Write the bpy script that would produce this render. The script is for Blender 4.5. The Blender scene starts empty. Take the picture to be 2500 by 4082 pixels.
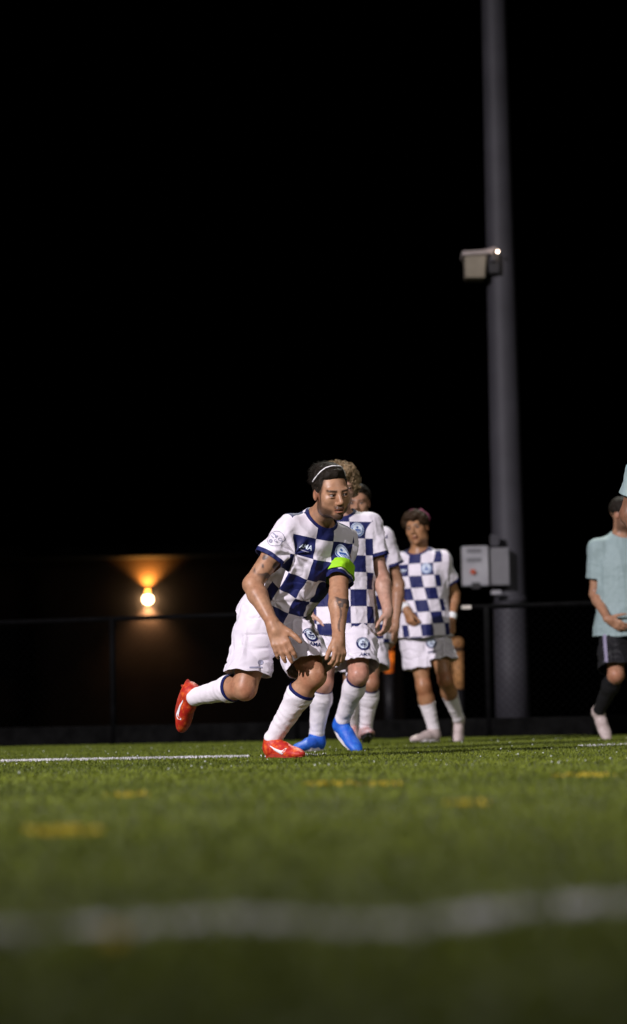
import bpy, math, time
import numpy as np
from mathutils import Vector, Matrix
from mathutils.bvhtree import BVHTree

T0 = time.time()
scene = bpy.context.scene
COL = scene.collection
F32 = np.float32
rng = np.random.default_rng(7)

# ------------------------------------------------------------------ camera
CAM_H = 0.19                       # the photographer lies at the touchline
PITCH = math.radians(4.90)
ROLL = math.radians(1.15)
LENS, SENSOR = 85.0, 36.0
FPX = LENS / SENSOR * 4082.0       # focal length in pixels of the photograph
Fw = np.array([0, math.cos(PITCH), math.sin(PITCH)])
R0 = np.array([1.0, 0, 0]); U0 = np.array([0, -math.sin(PITCH), math.cos(PITCH)])
Rr = math.cos(ROLL) * R0 - math.sin(ROLL) * U0
Uu = math.cos(ROLL) * U0 + math.sin(ROLL) * R0
CAMP = np.array([0.0, 0.0, CAM_H])


def pix(x, y, Y):
    """world point at depth Y metres that is seen at photograph pixel x, y"""
    d = Fw + (x - 1250) / FPX * Rr + (2041 - y) / FPX * Uu
    return CAMP + d * (Y / d[1])


cam_data = bpy.data.cameras.new("camera")
cam = bpy.data.objects.new("camera", cam_data); COL.objects.link(cam)
cam_data.sensor_fit = 'VERTICAL'; cam_data.sensor_height = SENSOR; cam_data.lens = LENS
cam_data.clip_start = 0.05; cam_data.clip_end = 900
M = Matrix(((Rr[0], Uu[0], -Fw[0], CAMP[0]), (Rr[1], Uu[1], -Fw[1], CAMP[1]),
            (Rr[2], Uu[2], -Fw[2], CAMP[2]), (0, 0, 0, 1)))
cam.matrix_world = M
cam_data.dof.use_dof = True
cam_data.dof.focus_distance = 12.0
cam_data.dof.aperture_fstop = 1.9
scene.camera = cam

# ------------------------------------------------------------------ world, night sky
world = bpy.data.worlds.new("World"); scene.world = world; world.use_nodes = True
wn = world.node_tree
bg = wn.nodes["Background"]
sky = wn.nodes.new("ShaderNodeTexSky"); sky.sky_type = 'NISHITA'; sky.sun_disc = False
sky.sun_elevation = math.radians(-9.0); sky.sun_rotation = math.radians(200)
wn.links.new(sky.outputs[0], bg.inputs[0]); bg.inputs[1].default_value = 0.05


# ------------------------------------------------------------------ floodlights of the ground
def spot(name, loc, target, watts, size_deg, blend, radius, color):
    l = bpy.data.lights.new(name, 'SPOT'); l.energy = watts; l.spot_size = math.radians(size_deg)
    l.spot_blend = blend; l.shadow_soft_size = radius; l.color = color
    o = bpy.data.objects.new(name, l); COL.objects.link(o); o.location = loc
    o.rotation_euler = (Vector(target) - Vector(loc)).to_track_quat('-Z', 'Y').to_euler()
    return o


spot("floodlight_beam", (-16, -8, 13), (0, 13.8, 0.6), 48000, 51, 1.0, 0.22, (1.0, 0.93, 0.99))
spot("floodlight_beam", (14, -5, 13), (0.6, 14.5, 0.6), 5600, 60, 1.0, 0.32, (1.0, 0.95, 0.93))

# ------------------------------------------------------------------ exposure
vs = scene.view_settings
vs.view_transform = 'Standard'; vs.look = 'None'; vs.exposure = 0.0; vs.gamma = 1.0
vs.use_curve_mapping = False
scene.render.film_transparent = False
scene.cycles.use_denoising = True
scene.cycles.max_bounces = 6
scene.cycles.sample_clamp_indirect = 4.0
scene.cycles.sample_clamp_direct = 12.0


# ================================================================== helpers
def nrm(v):
    v = np.asarray(v, float); return v / (np.linalg.norm(v) + 1e-12)


class X:
    """tiny expression builder for shader math"""
    def __init__(s, nt, sock): s.nt, s.s = nt, sock

    def _op(s, op, *o):
        n = s.nt.nodes.new("ShaderNodeMath"); n.operation = op
        for i, v in enumerate((s,) + o):
            if isinstance(v, X): s.nt.links.new(v.s, n.inputs[i])
            else: n.inputs[i].default_value = v
        return X(s.nt, n.outputs[0])

    def __add__(s, o): return s._op('ADD', o)
    def __sub__(s, o): return s._op('SUBTRACT', o)
    def __mul__(s, o): return s._op('MULTIPLY', o)
    def gt(s, o): return s._op('GREATER_THAN', o)
    def lt(s, o): return s._op('LESS_THAN', o)
    def mx(s, o): return s._op('MAXIMUM', o)
    def mn(s, o): return s._op('MINIMUM', o)
    def ab(s): return s._op('ABSOLUTE')
    def floor(s): return s._op('FLOOR')
    def mod(s, o): return s._op('FLOORED_MODULO', o)


def new_mat(name, color=(.5, .5, .5), rough=.6, spec=.4, metal=0.0, emit=None, estr=0):
    m = bpy.data.materials.new(name); m.use_nodes = True
    b = m.node_tree.nodes["Principled BSDF"]
    b.inputs["Base Color"].default_value = (*color, 1)
    b.inputs["Roughness"].default_value = rough
    b.inputs["Specular IOR Level"].default_value = spec
    b.inputs["Metallic"].default_value = metal
    if emit:
        b.inputs["Emission Color"].default_value = (*emit, 1)
        b.inputs["Emission Strength"].default_value = estr
    return m, m.node_tree, b


def nnode(nt, typ, **kw):
    n = nt.nodes.new(typ)
    for k, v in kw.items():
        if k in n.inputs: n.inputs[k].default_value = v
        else: setattr(n, k, v)
    return n


def mixc(nt, fac, a, b):
    n = nt.nodes.new("ShaderNodeMix"); n.data_type = 'RGBA'
    for i, v in ((0, fac), (6, a), (7, b)):
        if isinstance(v, X): nt.links.new(v.s, n.inputs[i])
        elif hasattr(v, "is_output"): nt.links.new(v, n.inputs[i])
        elif isinstance(v, tuple): n.inputs[i].default_value = (*v, 1)
        else: n.inputs[i].default_value = v
    return n.outputs[2]


def bump(nt, bsdf, height, strength, dist):
    n = nt.nodes.new("ShaderNodeBump"); n.inputs["Strength"].default_value = strength
    n.inputs["Distance"].default_value = dist
    nt.links.new(height, n.inputs["Height"]); nt.links.new(n.outputs[0], bsdf.inputs["Normal"])


def attr(nt, name):
    n = nt.nodes.new("ShaderNodeAttribute"); n.attribute_name = name; return n


def noise_mat(name, c1, c2, scale, rough=.6, spec=.4, detail=4, bstr=0, bdist=.01, metal=0, lo=.35, hi=.65):
    m, nt, b = new_mat(name, c1, rough, spec, metal)
    tc = nt.nodes.new("ShaderNodeTexCoord")
    n = nnode(nt, "ShaderNodeTexNoise", Scale=scale, Detail=detail)
    nt.links.new(tc.outputs["Object"], n.inputs["Vector"])
    mr = nnode(nt, "ShaderNodeMapRange"); mr.inputs[1].default_value = lo; mr.inputs[2].default_value = hi
    nt.links.new(n.outputs[0], mr.inputs[0])
    nt.links.new(mixc(nt, X(nt, mr.outputs[0]), c1, c2), b.inputs["Base Color"])
    if bstr: bump(nt, b, n.outputs[0], bstr, bdist)
    return m


def tag(o, label=None, cat=None, group=None, kind=None):
    if label: o["label"] = label
    if cat: o["category"] = cat
    if group: o["group"] = group
    if kind: o["kind"] = kind
    return o


def mesh_obj(name, V, Fc, mat=None, parent=None, smooth=True, attrs=None, colors=None):
    me = bpy.data.meshes.new(name)
    V = np.ascontiguousarray(V, dtype=F32)
    if isinstance(Fc, np.ndarray):
        k = Fc.shape[1]
        me.vertices.add(len(V)); me.vertices.foreach_set("co", V.ravel())
        me.loops.add(Fc.size); me.loops.foreach_set("vertex_index", Fc.astype(np.int32).ravel())
        me.polygons.add(len(Fc)); me.polygons.foreach_set("loop_start", np.arange(0, Fc.size, k, dtype=np.int32))
        me.update(calc_edges=True)
    else:
        me.from_pydata(V.tolist(), [], Fc); me.update()
    if smooth: me.polygons.foreach_set("use_smooth", np.ones(len(me.polygons), bool))
    for k, a in (attrs or {}).items():
        at = me.attributes.new(k, 'FLOAT_VECTOR', 'POINT'); at.data.foreach_set("vector", np.ascontiguousarray(a, dtype=F32).ravel())
    if colors is not None:
        at = me.attributes.new("Col", 'FLOAT_COLOR', 'POINT')
        c = np.ones((len(V), 4), F32); c[:, :3] = colors; at.data.foreach_set("color", c.ravel())
    if mat: me.materials.append(mat)
    o = bpy.data.objects.new(name, me); COL.objects.link(o)
    if parent: o.parent = parent
    return o


def empty(name, loc):
    o = bpy.data.objects.new(name, None); COL.objects.link(o); o.location = loc
    o.empty_display_size = .1
    return o


class MB:
    """collects simple solids, then links them as one mesh"""
    def __init__(s): s.v, s.f = [], []

    def add(s, V, Fs):
        n = len(s.v); s.v += [tuple(map(float, p)) for p in V]; s.f += [tuple(i + n for i in f) for f in Fs]

    def box(s, c, size, ax=None, taper=1.0):
        ax = np.eye(3) if ax is None else np.asarray(ax, float)
        V = []
        for z in (-.5, .5):
            k = taper if z < 0 else 1
            for x, y in ((-.5, -.5), (.5, -.5), (.5, .5), (-.5, .5)):
                V.append(np.asarray(c) + ax[0] * x * size[0] * k + ax[1] * y * size[1] * k + ax[2] * z * size[2])
        s.add(V, [(0, 3, 2, 1), (4, 5, 6, 7), (0, 1, 5, 4), (1, 2, 6, 5), (2, 3, 7, 6), (3, 0, 4, 7)])
        return s

    def tube(s, pts, rad, n=8, cap=True):
        pts = [np.asarray(p, float) for p in pts]
        rad = [rad] * len(pts) if np.isscalar(rad) else rad
        V, Fs = [], []
        up = np.array([0.31, 0.2, .93])
        for i, p in enumerate(pts):
            t = nrm(pts[min(i + 1, len(pts) - 1)] - pts[max(i - 1, 0)])
            a = np.cross(t, up)
            if np.linalg.norm(a) < .1: a = np.cross(t, [1, 0, 0])
            a = nrm(a); b = np.cross(t, a)
            for k in range(n):
                th = 2 * math.pi * k / n
                V.append(p + rad[i] * (math.cos(th) * a + math.sin(th) * b))
        for i in range(len(pts) - 1):
            for k in range(n):
                k2 = (k + 1) % n
                Fs.append((i * n + k, i * n + k2, (i + 1) * n + k2, (i + 1) * n + k))
        if cap:
            Fs.append(tuple(range(n - 1, -1, -1))); Fs.append(tuple((len(pts) - 1) * n + k for k in range(n)))
        s.add(V, Fs); return s

    def build(s, name, mat, parent=None, smooth=False, bevel=0, rel=None):
        V = np.array(s.v)
        if rel is not None: V = V - np.asarray(rel)
        o = mesh_obj(name, V, s.f, mat, parent, smooth)
        if bevel:
            m = o.modifiers.new("bevel", 'BEVEL'); m.width = bevel; m.segments = 2; m.limit_method = 'ANGLE'
        return o


# ------------------------------------------------------------------ value noise
_perm = np.random.default_rng(3).random(4096).astype(F32)


def vnoise(P, scale, seed=0):
    q = P * scale + seed * 17.31
    i = np.floor(q).astype(np.int64); f = (q - i).astype(F32); f = f * f * (3 - 2 * f)
    r = 0
    for dx in (0, 1):
        wx = f[:, 0] if dx else 1 - f[:, 0]
        for dy in (0, 1):
            wy = f[:, 1] if dy else 1 - f[:, 1]
            for dz in (0, 1):
                wz = f[:, 2] if dz else 1 - f[:, 2]
                h = ((i[:, 0] + dx) * 73 + (i[:, 1] + dy) * 1291 + (i[:, 2] + dz) * 3571 + (i[:, 0] + dx) * (i[:, 1] + dy) * 7) & 4095
                r = r + _perm[h] * wx * wy * wz
    return r


# ------------------------------------------------------------------ signed distance modelling
class Cone:
    def __init__(s, a, b, ra, rb):
        s.a, s.b = np.asarray(a, float), np.asarray(b, float); s.ra, s.rb = ra, rb
        r = max(ra, rb); s.lo = np.minimum(s.a, s.b) - r; s.hi = np.maximum(s.a, s.b) + r

    def t(s, x, y, z):
        ba = s.b - s.a
        return ((x - s.a[0]) * ba[0] + (y - s.a[1]) * ba[1] + (z - s.a[2]) * ba[2]) / (ba @ ba)

    def d(s, x, y, z):
        ba = s.b - s.a; t = np.clip(s.t(x, y, z), 0, 1)
        return np.sqrt((x - s.a[0] - t * ba[0]) ** 2 + (y - s.a[1] - t * ba[1]) ** 2 + (z - s.a[2] - t * ba[2]) ** 2) - (s.ra + (s.rb - s.ra) * t)


class Ell:
    def __init__(s, c, r, ax=None):
        s.c = np.asarray(c, float); s.r = np.asarray(r, float) * (np.ones(3))
        s.ax = np.eye(3) if ax is None else np.asarray(ax, float)
        e = np.sqrt(((s.ax * s.r[:, None]) ** 2).sum(0)); s.lo, s.hi = s.c - e, s.c + e

    def d(s, x, y, z):
        x, y, z = x - s.c[0], y - s.c[1], z - s.c[2]
        q = [(x * a[0] + y * a[1] + z * a[2]) / r for a, r in zip(s.ax, s.r)]
        k0 = np.sqrt(q[0] ** 2 + q[1] ** 2 + q[2] ** 2)
        k1 = np.sqrt((q[0] / s.r[0]) ** 2 + (q[1] / s.r[1]) ** 2 + (q[2] / s.r[2]) ** 2) + 1e-9
        return k0 * (k0 - 1) / k1


class Tube:
    """elliptical tube along a spine: stations (center, lateral, front, a, b)"""
    def __init__(s, st, n=14):
        C = np.array([q[0] for q in st], float); L = np.array([q[1] for q in st], float)
        Fr = np.array([q[2] for q in st], float); A = np.array([q[3] for q in st]); B = np.array([q[4] for q in st])
        arc = np.concatenate([[0], np.cumsum(np.linalg.norm(np.diff(C, axis=0), axis=1))])
        tt = np.linspace(0, arc[-1], n)

        def ip(v):
            v = np.asarray(v, float)
            if v.ndim == 1: return sm(np.interp(tt, arc, v))
            return sm(np.stack([np.interp(tt, arc, v[:, k]) for k in range(3)], 1))

        def sm(v):
            w = v.copy(); w[1:-1] = .25 * v[:-2] + .5 * v[1:-1] + .25 * v[2:]; return w
        s.C, s.L, s.F, s.A, s.B, s.arc = ip(C), ip(L), ip(Fr), ip(A), ip(B), tt
        tg = np.gradient(s.C, axis=0); tg /= np.linalg.norm(tg, axis=1)[:, None]
        s.L -= tg * (s.L * tg).sum(1)[:, None]; s.L /= np.linalg.norm(s.L, axis=1)[:, None]; s.F = np.cross(s.L, tg)
        r = max(A.max(), B.max()); s.lo, s.hi = C.min(0) - r, C.max(0) + r

    def coords(s, x, y, z):
        shp = np.broadcast(x, y, z).shape
        best = np.full(shp, 1e9, F32); tpar = np.zeros(shp, F32)
        for i in range(len(s.C) - 1):
            a = s.C[i]; ba = s.C[i + 1] - a
            t = np.clip(((x - a[0]) * ba[0] + (y - a[1]) * ba[1] + (z - a[2]) * ba[2]) / (ba @ ba), 0, 1)
            d2 = (x - a[0] - t * ba[0]) ** 2 + (y - a[1] - t * ba[1]) ** 2 + (z - a[2] - t * ba[2]) ** 2
            m = d2 < best; best = np.where(m, d2, best); tpar = np.where(m, i + t, tpar)
        i = np.clip(tpar.astype(np.int32), 0, len(s.C) - 2); f = tpar - i

        def g(v): return v[i] * (1 - f) + v[i + 1] * f
        px, py, pz = x - g(s.C[:, 0]), y - g(s.C[:, 1]), z - g(s.C[:, 2])
        u = px * g(s.L[:, 0]) + py * g(s.L[:, 1]) + pz * g(s.L[:, 2])
        v = px * g(s.F[:, 0]) + py * g(s.F[:, 1]) + pz * g(s.F[:, 2])
        s.end = (tpar < 1e-3) | (tpar > len(s.C) - 1.001)
        return u, v, g(s.arc), g(s.A), g(s.B), np.sqrt(best)

    def d(s, x, y, z):
        u, v, _, A, B, r = s.coords(x, y, z)
        k0 = np.sqrt((u / A) ** 2 + (v / B) ** 2)
        k1 = np.sqrt((u / A ** 2) ** 2 + (v / B ** 2) ** 2) + 1e-9
        d = k0 * (k0 - 1) / k1
        w = np.sqrt(np.maximum(r * r - u * u - v * v, 0))
        return np.where(s.end & (w > .004), np.maximum(d, w), d)


def field_mesh(ops, h, pad=.03):
    """ops: list of (prim, k, sign). returns verts, quads"""
    add = [o for o in ops if o[2] > 0]
    lo = np.min([o[0].lo for o in add], 0) - pad; hi = np.max([o[0].hi for o in add], 0) + pad
    n = np.ceil((hi - lo) / h).astype(int) + 1
    f = np.full(n, .1, F32)
    ax = [(lo[i] + h * np.arange(n[i])).astype(F32) for i in range(3)]
    for p, k, sg in ops:
        a = np.clip(((p.lo - lo - k - 3 * h) / h).astype(int), 0, n - 1); b = np.clip(((p.hi - lo + k + 3 * h) / h).astype(int) + 2, 1, n)
        if (b <= a).any(): continue
        sl = tuple(slice(a[i], b[i]) for i in range(3))
        d = p.d(ax[0][sl[0]][:, None, None], ax[1][sl[1]][None, :, None], ax[2][sl[2]][None, None, :]).astype(F32)
        g = f[sl]
        if sg > 0:
            if k > 0:
                w = np.clip(.5 + .5 * (g - d) / k, 0, 1); f[sl] = g + (d - g) * w - k * w * (1 - w)
            else: f[sl] = np.minimum(g, d)
        else:
            k = max(k, 1e-4); d = -d
            w = np.clip(.5 - .5 * (g - d) / k, 0, 1); f[sl] = g + (d - g) * w + k * w * (1 - w)
    ins = f < 0
    c = [ins[i:n[0] - 1 + i, j:n[1] - 1 + j, k:n[2] - 1 + k] for i in (0, 1) for j in (0, 1) for k in (0, 1)]
    cnt = sum(x.astype(np.int8) for x in c)
    act = (cnt > 0) & (cnt < 8)
    idx = np.argwhere(act); vid = np.full(act.shape, -1, np.int64); vid[act] = np.arange(len(idx))
    corner = np.array([(i, j, k) for i in (0, 1) for j in (0, 1) for k in (0, 1)])
    vals = np.stack([f[idx[:, 0] + q[0], idx[:, 1] + q[1], idx[:, 2] + q[2]] for q in corner], 1)
    acc = np.zeros((len(idx), 3)); num = np.zeros(len(idx))
    for e0 in range(8):
        for e1 in range(e0 + 1, 8):
            if np.abs(corner[e0] - corner[e1]).sum() != 1: continue
            va, vb = vals[:, e0], vals[:, e1]; m = (va < 0) != (vb < 0)
            t = np.where(m, va / np.where(m, va - vb, 1), 0)
            acc += np.where(m[:, None], corner[e0] + t[:, None] * (corner[e1] - corner[e0]), 0); num += m
    V = lo + h * (idx + acc / num[:, None])
    quads = []
    for a in range(3):
        s0 = [slice(1, n[i] - 1) for i in range(3)]; s0[a] = slice(0, n[a] - 1)
        s1 = list(s0); s1[a] = slice(1, n[a])
        i0, i1 = ins[tuple(s0)], ins[tuple(s1)]
        e = np.argwhere(i0 != i1); flip = i0[tuple(e.T)]
        e = e + np.array([0 if i == a else 1 for i in range(3)])
        b, cc = (a + 1) % 3, (a + 2) % 3
        db = np.zeros(3, int); db[b] = 1; dc = np.zeros(3, int); dc[cc] = 1
        q = np.stack([vid[tuple((e - db - dc).T)], vid[tuple((e - dc).T)], vid[tuple(e.T)], vid[tuple((e - db).T)]], 1)
        q[~flip] = q[~flip][:, ::-1]; quads.append(q)
    Q = np.concatenate(quads); Q = Q[(Q >= 0).all(1)]
    return V, Q


def neighbours(nv, T):
    e = np.concatenate([T[:, [i, (i + 1) % T.shape[1]]] for i in range(T.shape[1])])
    return np.concatenate([e, e[:, ::-1]])


def relax(V, T, it=2, lam=.5):
    e = neighbours(len(V), T); deg = np.bincount(e[:, 0], minlength=len(V)).astype(float); deg[deg == 0] = 1
    for _ in range(it):
        s = np.stack([np.bincount(e[:, 0], V[e[:, 1], k], len(V)) for k in range(3)], 1) / deg[:, None]
        V = V + lam * (s - V)
    return V


def vnormals(V, T):
    n = np.cross(V[T[:, 1]] - V[T[:, 0]], V[T[:, 2]] - V[T[:, 0]])
    N = np.zeros_like(V)
    for k in range(T.shape[1]):
        for c in range(3): N[:, c] += np.bincount(T[:, k], n[:, c], len(V))
    return N / (np.linalg.norm(N, axis=1)[:, None] + 1e-12)


def clip_tris(V, T, c):
    """keep the part of the surface with c >= 0 (V may carry extra columns)"""
    ins = c >= 0; k = ins[T].sum(1)
    keep = T[k == 3]; newV = [V]; nb = len(V); out = [keep]
    for cnt in (1, 2):
        t = T[k == cnt]
        if not len(t): continue
        m = ins[t]; odd = np.argmax(m if cnt == 1 else ~m, 1); r = np.arange(len(t))
        a, b, d = t[r, odd], t[r, (odd + 1) % 3], t[r, (odd + 2) % 3]
        tb = (c[a] / (c[a] - c[b]))[:, None]; td = (c[a] / (c[a] - c[d]))[:, None]
        pb, pd = V[a] + tb * (V[b] - V[a]), V[a] + td * (V[d] - V[a])
        ib, idd = nb + np.arange(len(t)), nb + len(t) + np.arange(len(t)); nb += 2 * len(t); newV += [pb, pd]
        if cnt == 1: out.append(np.stack([a, ib, idd], 1))
        else: out += [np.stack([ib, b, d], 1), np.stack([ib, d, idd], 1)]
    V = np.concatenate(newV); T = np.concatenate(out)
    # weld the doubled cut vertices, drop unused ones
    key = np.round(V[:, :3] / 1e-5).astype(np.int64)
    _, first, inv = np.unique(key, axis=0, return_index=True, return_inverse=True)
    T = inv.ravel()[T]; V = V[first]
    T = T[(T[:, 0] != T[:, 1]) & (T[:, 1] != T[:, 2]) & (T[:, 0] != T[:, 2])]
    u, inv = np.unique(T, return_inverse=True)
    return V[u], inv.reshape(T.shape)


def to_tris(Q): return np.concatenate([Q[:, [0, 1, 2]], Q[:, [0, 2, 3]]])


def cloth(ops, h, disp=None, clips=(), it=3):
    """returns V0 (undisplaced), V, T of an open cloth surface"""
    V, Q = field_mesh(ops, h); V = relax(V, Q, it); T = to_tris(Q)
    N = vnormals(V, T)
    W = V + N * disp(V, N)[:, None] if disp else V.copy()
    W = relax(W, T, 1, .3)
    A = np.concatenate([V, W], 1)
    for cf in clips: A, T = clip_tris(A, T, cf(A[:, :3]))
    return A[:, :3], A[:, 3:], T


def xyz(P): return P[:, 0], P[:, 1], P[:, 2]


def crease(P, s, seed):
    return np.clip(1 - np.abs(2 * vnoise(P, s, seed) - 1) * 4.5, 0, 1)


def ridge(P, s, seed):
    n = vnoise(P, s, seed); return 1 - np.abs(2 * n - 1) * 1.6


# ================================================================== materials
def skin_mat(name, rough=.48):
    m, nt, b = new_mat(name, (.4, .25, .18), rough, .32)
    a = attr(nt, "Col")
    tc = nt.nodes.new("ShaderNodeTexCoord")
    n = nnode(nt, "ShaderNodeTexNoise", Scale=38.0, Detail=5.0)
    nt.links.new(tc.outputs["Object"], n.inputs["Vector"])
    f = X(nt, n.outputs[0]) * 0.9 + 0.55
    mx = nt.nodes.new("ShaderNodeMix"); mx.data_type = 'RGBA'; mx.blend_type = 'MULTIPLY'; mx.inputs[0].default_value = 1
    nt.links.new(a.outputs["Color"], mx.inputs[6])
    cc = nt.nodes.new("ShaderNodeCombineColor")
    for i in range(3): nt.links.new(f.s, cc.inputs[i])
    nt.links.new(cc.outputs[0], mx.inputs[7])
    nt.links.new(mx.outputs[2], b.inputs["Base Color"])
    b.inputs["Subsurface Weight"].default_value = .0
    b.inputs["Subsurface Radius"].default_value = (.012, .005, .003)
    b.inputs["Subsurface Scale"].default_value = 1.0
    r = X(nt, n.outputs[0]) * 0.35 + (rough - .2)
    nt.links.new(r.s, b.inputs["Roughness"])
    n2 = nnode(nt, "ShaderNodeTexNoise", Scale=160.0, Detail=3.0)
    nt.links.new(tc.outputs["Object"], n2.inputs["Vector"])
    bump(nt, b, n2.outputs[0], .10, .003)
    return m


WHITE = (.68, .64, .71)
NAVY = (.006, .010, .080)


def weave(nt, b, amt=.25):
    tc = nt.nodes.new("ShaderNodeTexCoord")
    n = nnode(nt, "ShaderNodeTexNoise", Scale=26.0, Detail=6.0, Roughness=.65)
    nt.links.new(tc.outputs["Object"], n.inputs["Vector"])
    bump(nt, b, n.outputs[0], amt, .012)
    b.inputs["Sheen Weight"].default_value = .02
    return n


def kit_mat():
    m, nt, b = new_mat("checked_jersey", WHITE, .62, .3)
    sp = nt.nodes.new("ShaderNodeSeparateXYZ"); nt.links.new(attr(nt, "pat").outputs["Vector"], sp.inputs[0])
    sb = nt.nodes.new("ShaderNodeSeparateXYZ"); nt.links.new(attr(nt, "band").outputs["Vector"], sb.inputs[0])
    u, v, sl = (X(nt, sp.outputs[i]) for i in range(3))
    cuff, collar, side = (X(nt, sb.outputs[i]) for i in range(3))
    par = ((u + .5).floor() + (v + .0).floor()).mod(2.0).lt(.5)
    chk = par * sl.gt(0.0) * u.ab().lt(2.12)
    mask = chk.mx(cuff.lt(.02)).mx(collar.lt(.016))
    n = weave(nt, b, .12)
    w2 = X(nt, n.outputs[0]) * .16 + .92
    cc = nt.nodes.new("ShaderNodeCombineColor")
    for i in range(3): nt.links.new((w2 * WHITE[i]).s, cc.inputs[i])
    nt.links.new(mixc(nt, mask, cc.outputs[0], NAVY), b.inputs["Base Color"])
    return m


def sock_mat(name, base, band, thr=.016):
    m, nt, b = new_mat(name, base, .75, .2)
    sb = nt.nodes.new("ShaderNodeSeparateXYZ"); nt.links.new(attr(nt, "band").outputs["Vector"], sb.inputs[0])
    k = X(nt, sb.outputs[0]).lt(thr)
    nt.links.new(mixc(nt, k, base, band), b.inputs["Base Color"])
    # ribs that run down the sock, stronger over the ankle
    w = nnode(nt, "ShaderNodeMath"); w.operation = 'SINE'
    nt.links.new((X(nt, sb.outputs[1]) * 46.0).s, w.inputs[0])
    tc = nt.nodes.new("ShaderNodeTexCoord")
    n = nnode(nt, "ShaderNodeTexNoise", Scale=30.0, Detail=4.0)
    nt.links.new(tc.outputs["Object"], n.inputs["Vector"])
    hh = X(nt, w.outputs[0]) * .04 + X(nt, n.outputs[0])
    bump(nt, b, hh.s, .4, .008)
    return m


def cloth_mat(name, color, amt=.25, rough=.62):
    m, nt, b = new_mat(name, color, rough, .3)
    n = weave(nt, b, amt)
    w2 = X(nt, n.outputs[0]) * .16 + .92
    cc = nt.nodes.new("ShaderNodeCombineColor")
    for i in range(3): nt.links.new((w2 * color[i]).s, cc.inputs[i])
    nt.links.new(cc.outputs[0], b.inputs["Base Color"])
    return m


MAT = {
    'skin': skin_mat("sweaty_skin", .46), 'kit': kit_mat(), 'shorts': cloth_mat("white_shorts_cloth", WHITE, .12),
    'sock': sock_mat("white_sock_knit", (.74, .70, .75), NAVY), 'sock_plain': sock_mat("plain_white_sock_knit", (.7, .66, .68), (.72, .68, .7)),
    'sock_black': sock_mat("black_sock_knit", (.008, .008, .009), (.01, .01, .012)),
    'mint': cloth_mat("mint_jersey_cloth", (.24, .32, .325), .10), 'mint_dark': cloth_mat("dark_cuff_cloth", (.02, .06, .07), .2),
    'black_cloth': cloth_mat("black_shorts_cloth", (.008, .008, .010), .2), 'lilac': cloth_mat("lilac_stripe_cloth", (.25, .23, .33), .2),
    'navy': cloth_mat("navy_print", NAVY, .1), 'navy_lt': cloth_mat("blue_print", (.03, .09, .32), .1),
    'ice': cloth_mat("pale_print", (.6, .68, .78), .1), 'grey_print': cloth_mat("grey_print", (.28, .28, .38), .1),
    'lime': cloth_mat("lime_armband_cloth", (.28, .60, .010), .1), 'tape': cloth_mat("white_wrist_tape", (.72, .74, .74), .3),
    'band': cloth_mat("white_elastic", (.8, .78, .8), .1, .45), 'maroon': cloth_mat("maroon_headband_cloth", (.22, .03, .09), .25),
}
MAT['eye'], _, _ = new_mat("moist_eye", (.5, .45, .42), .12, .6)
_nt = MAT['eye'].node_tree; _nt.links.new(attr(_nt, "Col").outputs["Color"], _nt.nodes["Principled BSDF"].inputs["Base Color"])


def hair_mat(name, c1, c2):
    m, nt, b = new_mat(name, c1, .65, .14)
    tc = nt.nodes.new("ShaderNodeTexCoord")
    n = nnode(nt, "ShaderNodeTexNoise", Scale=55.0, Detail=5.0)
    nt.links.new(tc.outputs["Object"], n.inputs["Vector"])
    nt.links.new(mixc(nt, X(nt, n.outputs[0]), c1, c2), b.inputs["Base Color"])
    bump(nt, b, n.outputs[0], .6, .01)
    return m


MAT['hair_dark'] = hair_mat("dark_brown_hair", (.006, .0045, .0035), (.020, .014, .009))
MAT['hair_blond'] = hair_mat("dark_blond_curls", (.10, .065, .035), (.42, .30, .17))
MAT['hair_brown'] = hair_mat("brown_hair", (.010, .006, .004), (.045, .024, .010))


def boot_mat(name, c1, c2, rough=.52):
    m, nt, b = new_mat(name, c1, rough, .5)
    tc = nt.nodes.new("ShaderNodeTexCoord")
    n = nnode(nt, "ShaderNodeTexNoise", Scale=34.0, Detail=6.0, Roughness=.7)
    nt.links.new(tc.outputs["Object"], n.inputs["Vector"])
    mr = nnode(nt, "ShaderNodeMapRange"); mr.inputs[1].default_value = .46; mr.inputs[2].default_value = .66
    nt.links.new(n.outputs[0], mr.inputs[0])
    nt.links.new(mixc(nt, X(nt, mr.outputs[0]), c1, c2), b.inputs["Base Color"])
    v = nnode(nt, "ShaderNodeTexVoronoi", Scale=150.0); nt.links.new(tc.outputs["Object"], v.inputs["Vector"])
    bump(nt, b, v.outputs[0], .35, .003)
    return m


MAT['boot_red'] = boot_mat("red_boot_knit", (.42, .012, .008), (.75, .13, .02))
MAT['boot_blue'] = boot_mat("blue_boot_knit", (.008, .09, .52), (.02, .16, .62))
MAT['boot_pink'] = boot_mat("pale_pink_boot", (.55, .42, .42), (.62, .16, .13))
MAT['boot_beige'] = boot_mat("beige_boot", (.42, .34, .32), (.55, .46, .44))
MAT['sole_red'] = noise_mat("dark_red_sole", (.25, .02, .015), (.4, .05, .03), 30, .35)
MAT['sole_pale'] = noise_mat("pale_sole", (.62, .58, .6), (.75, .72, .7), 30, .35)
MAT['sole_black'] = noise_mat("black_sole", (.012, .012, .012), (.03, .03, .03), 30, .4)
MAT['tick'] = cloth_mat("white_boot_mark", (.78, .74, .78), .1)


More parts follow.
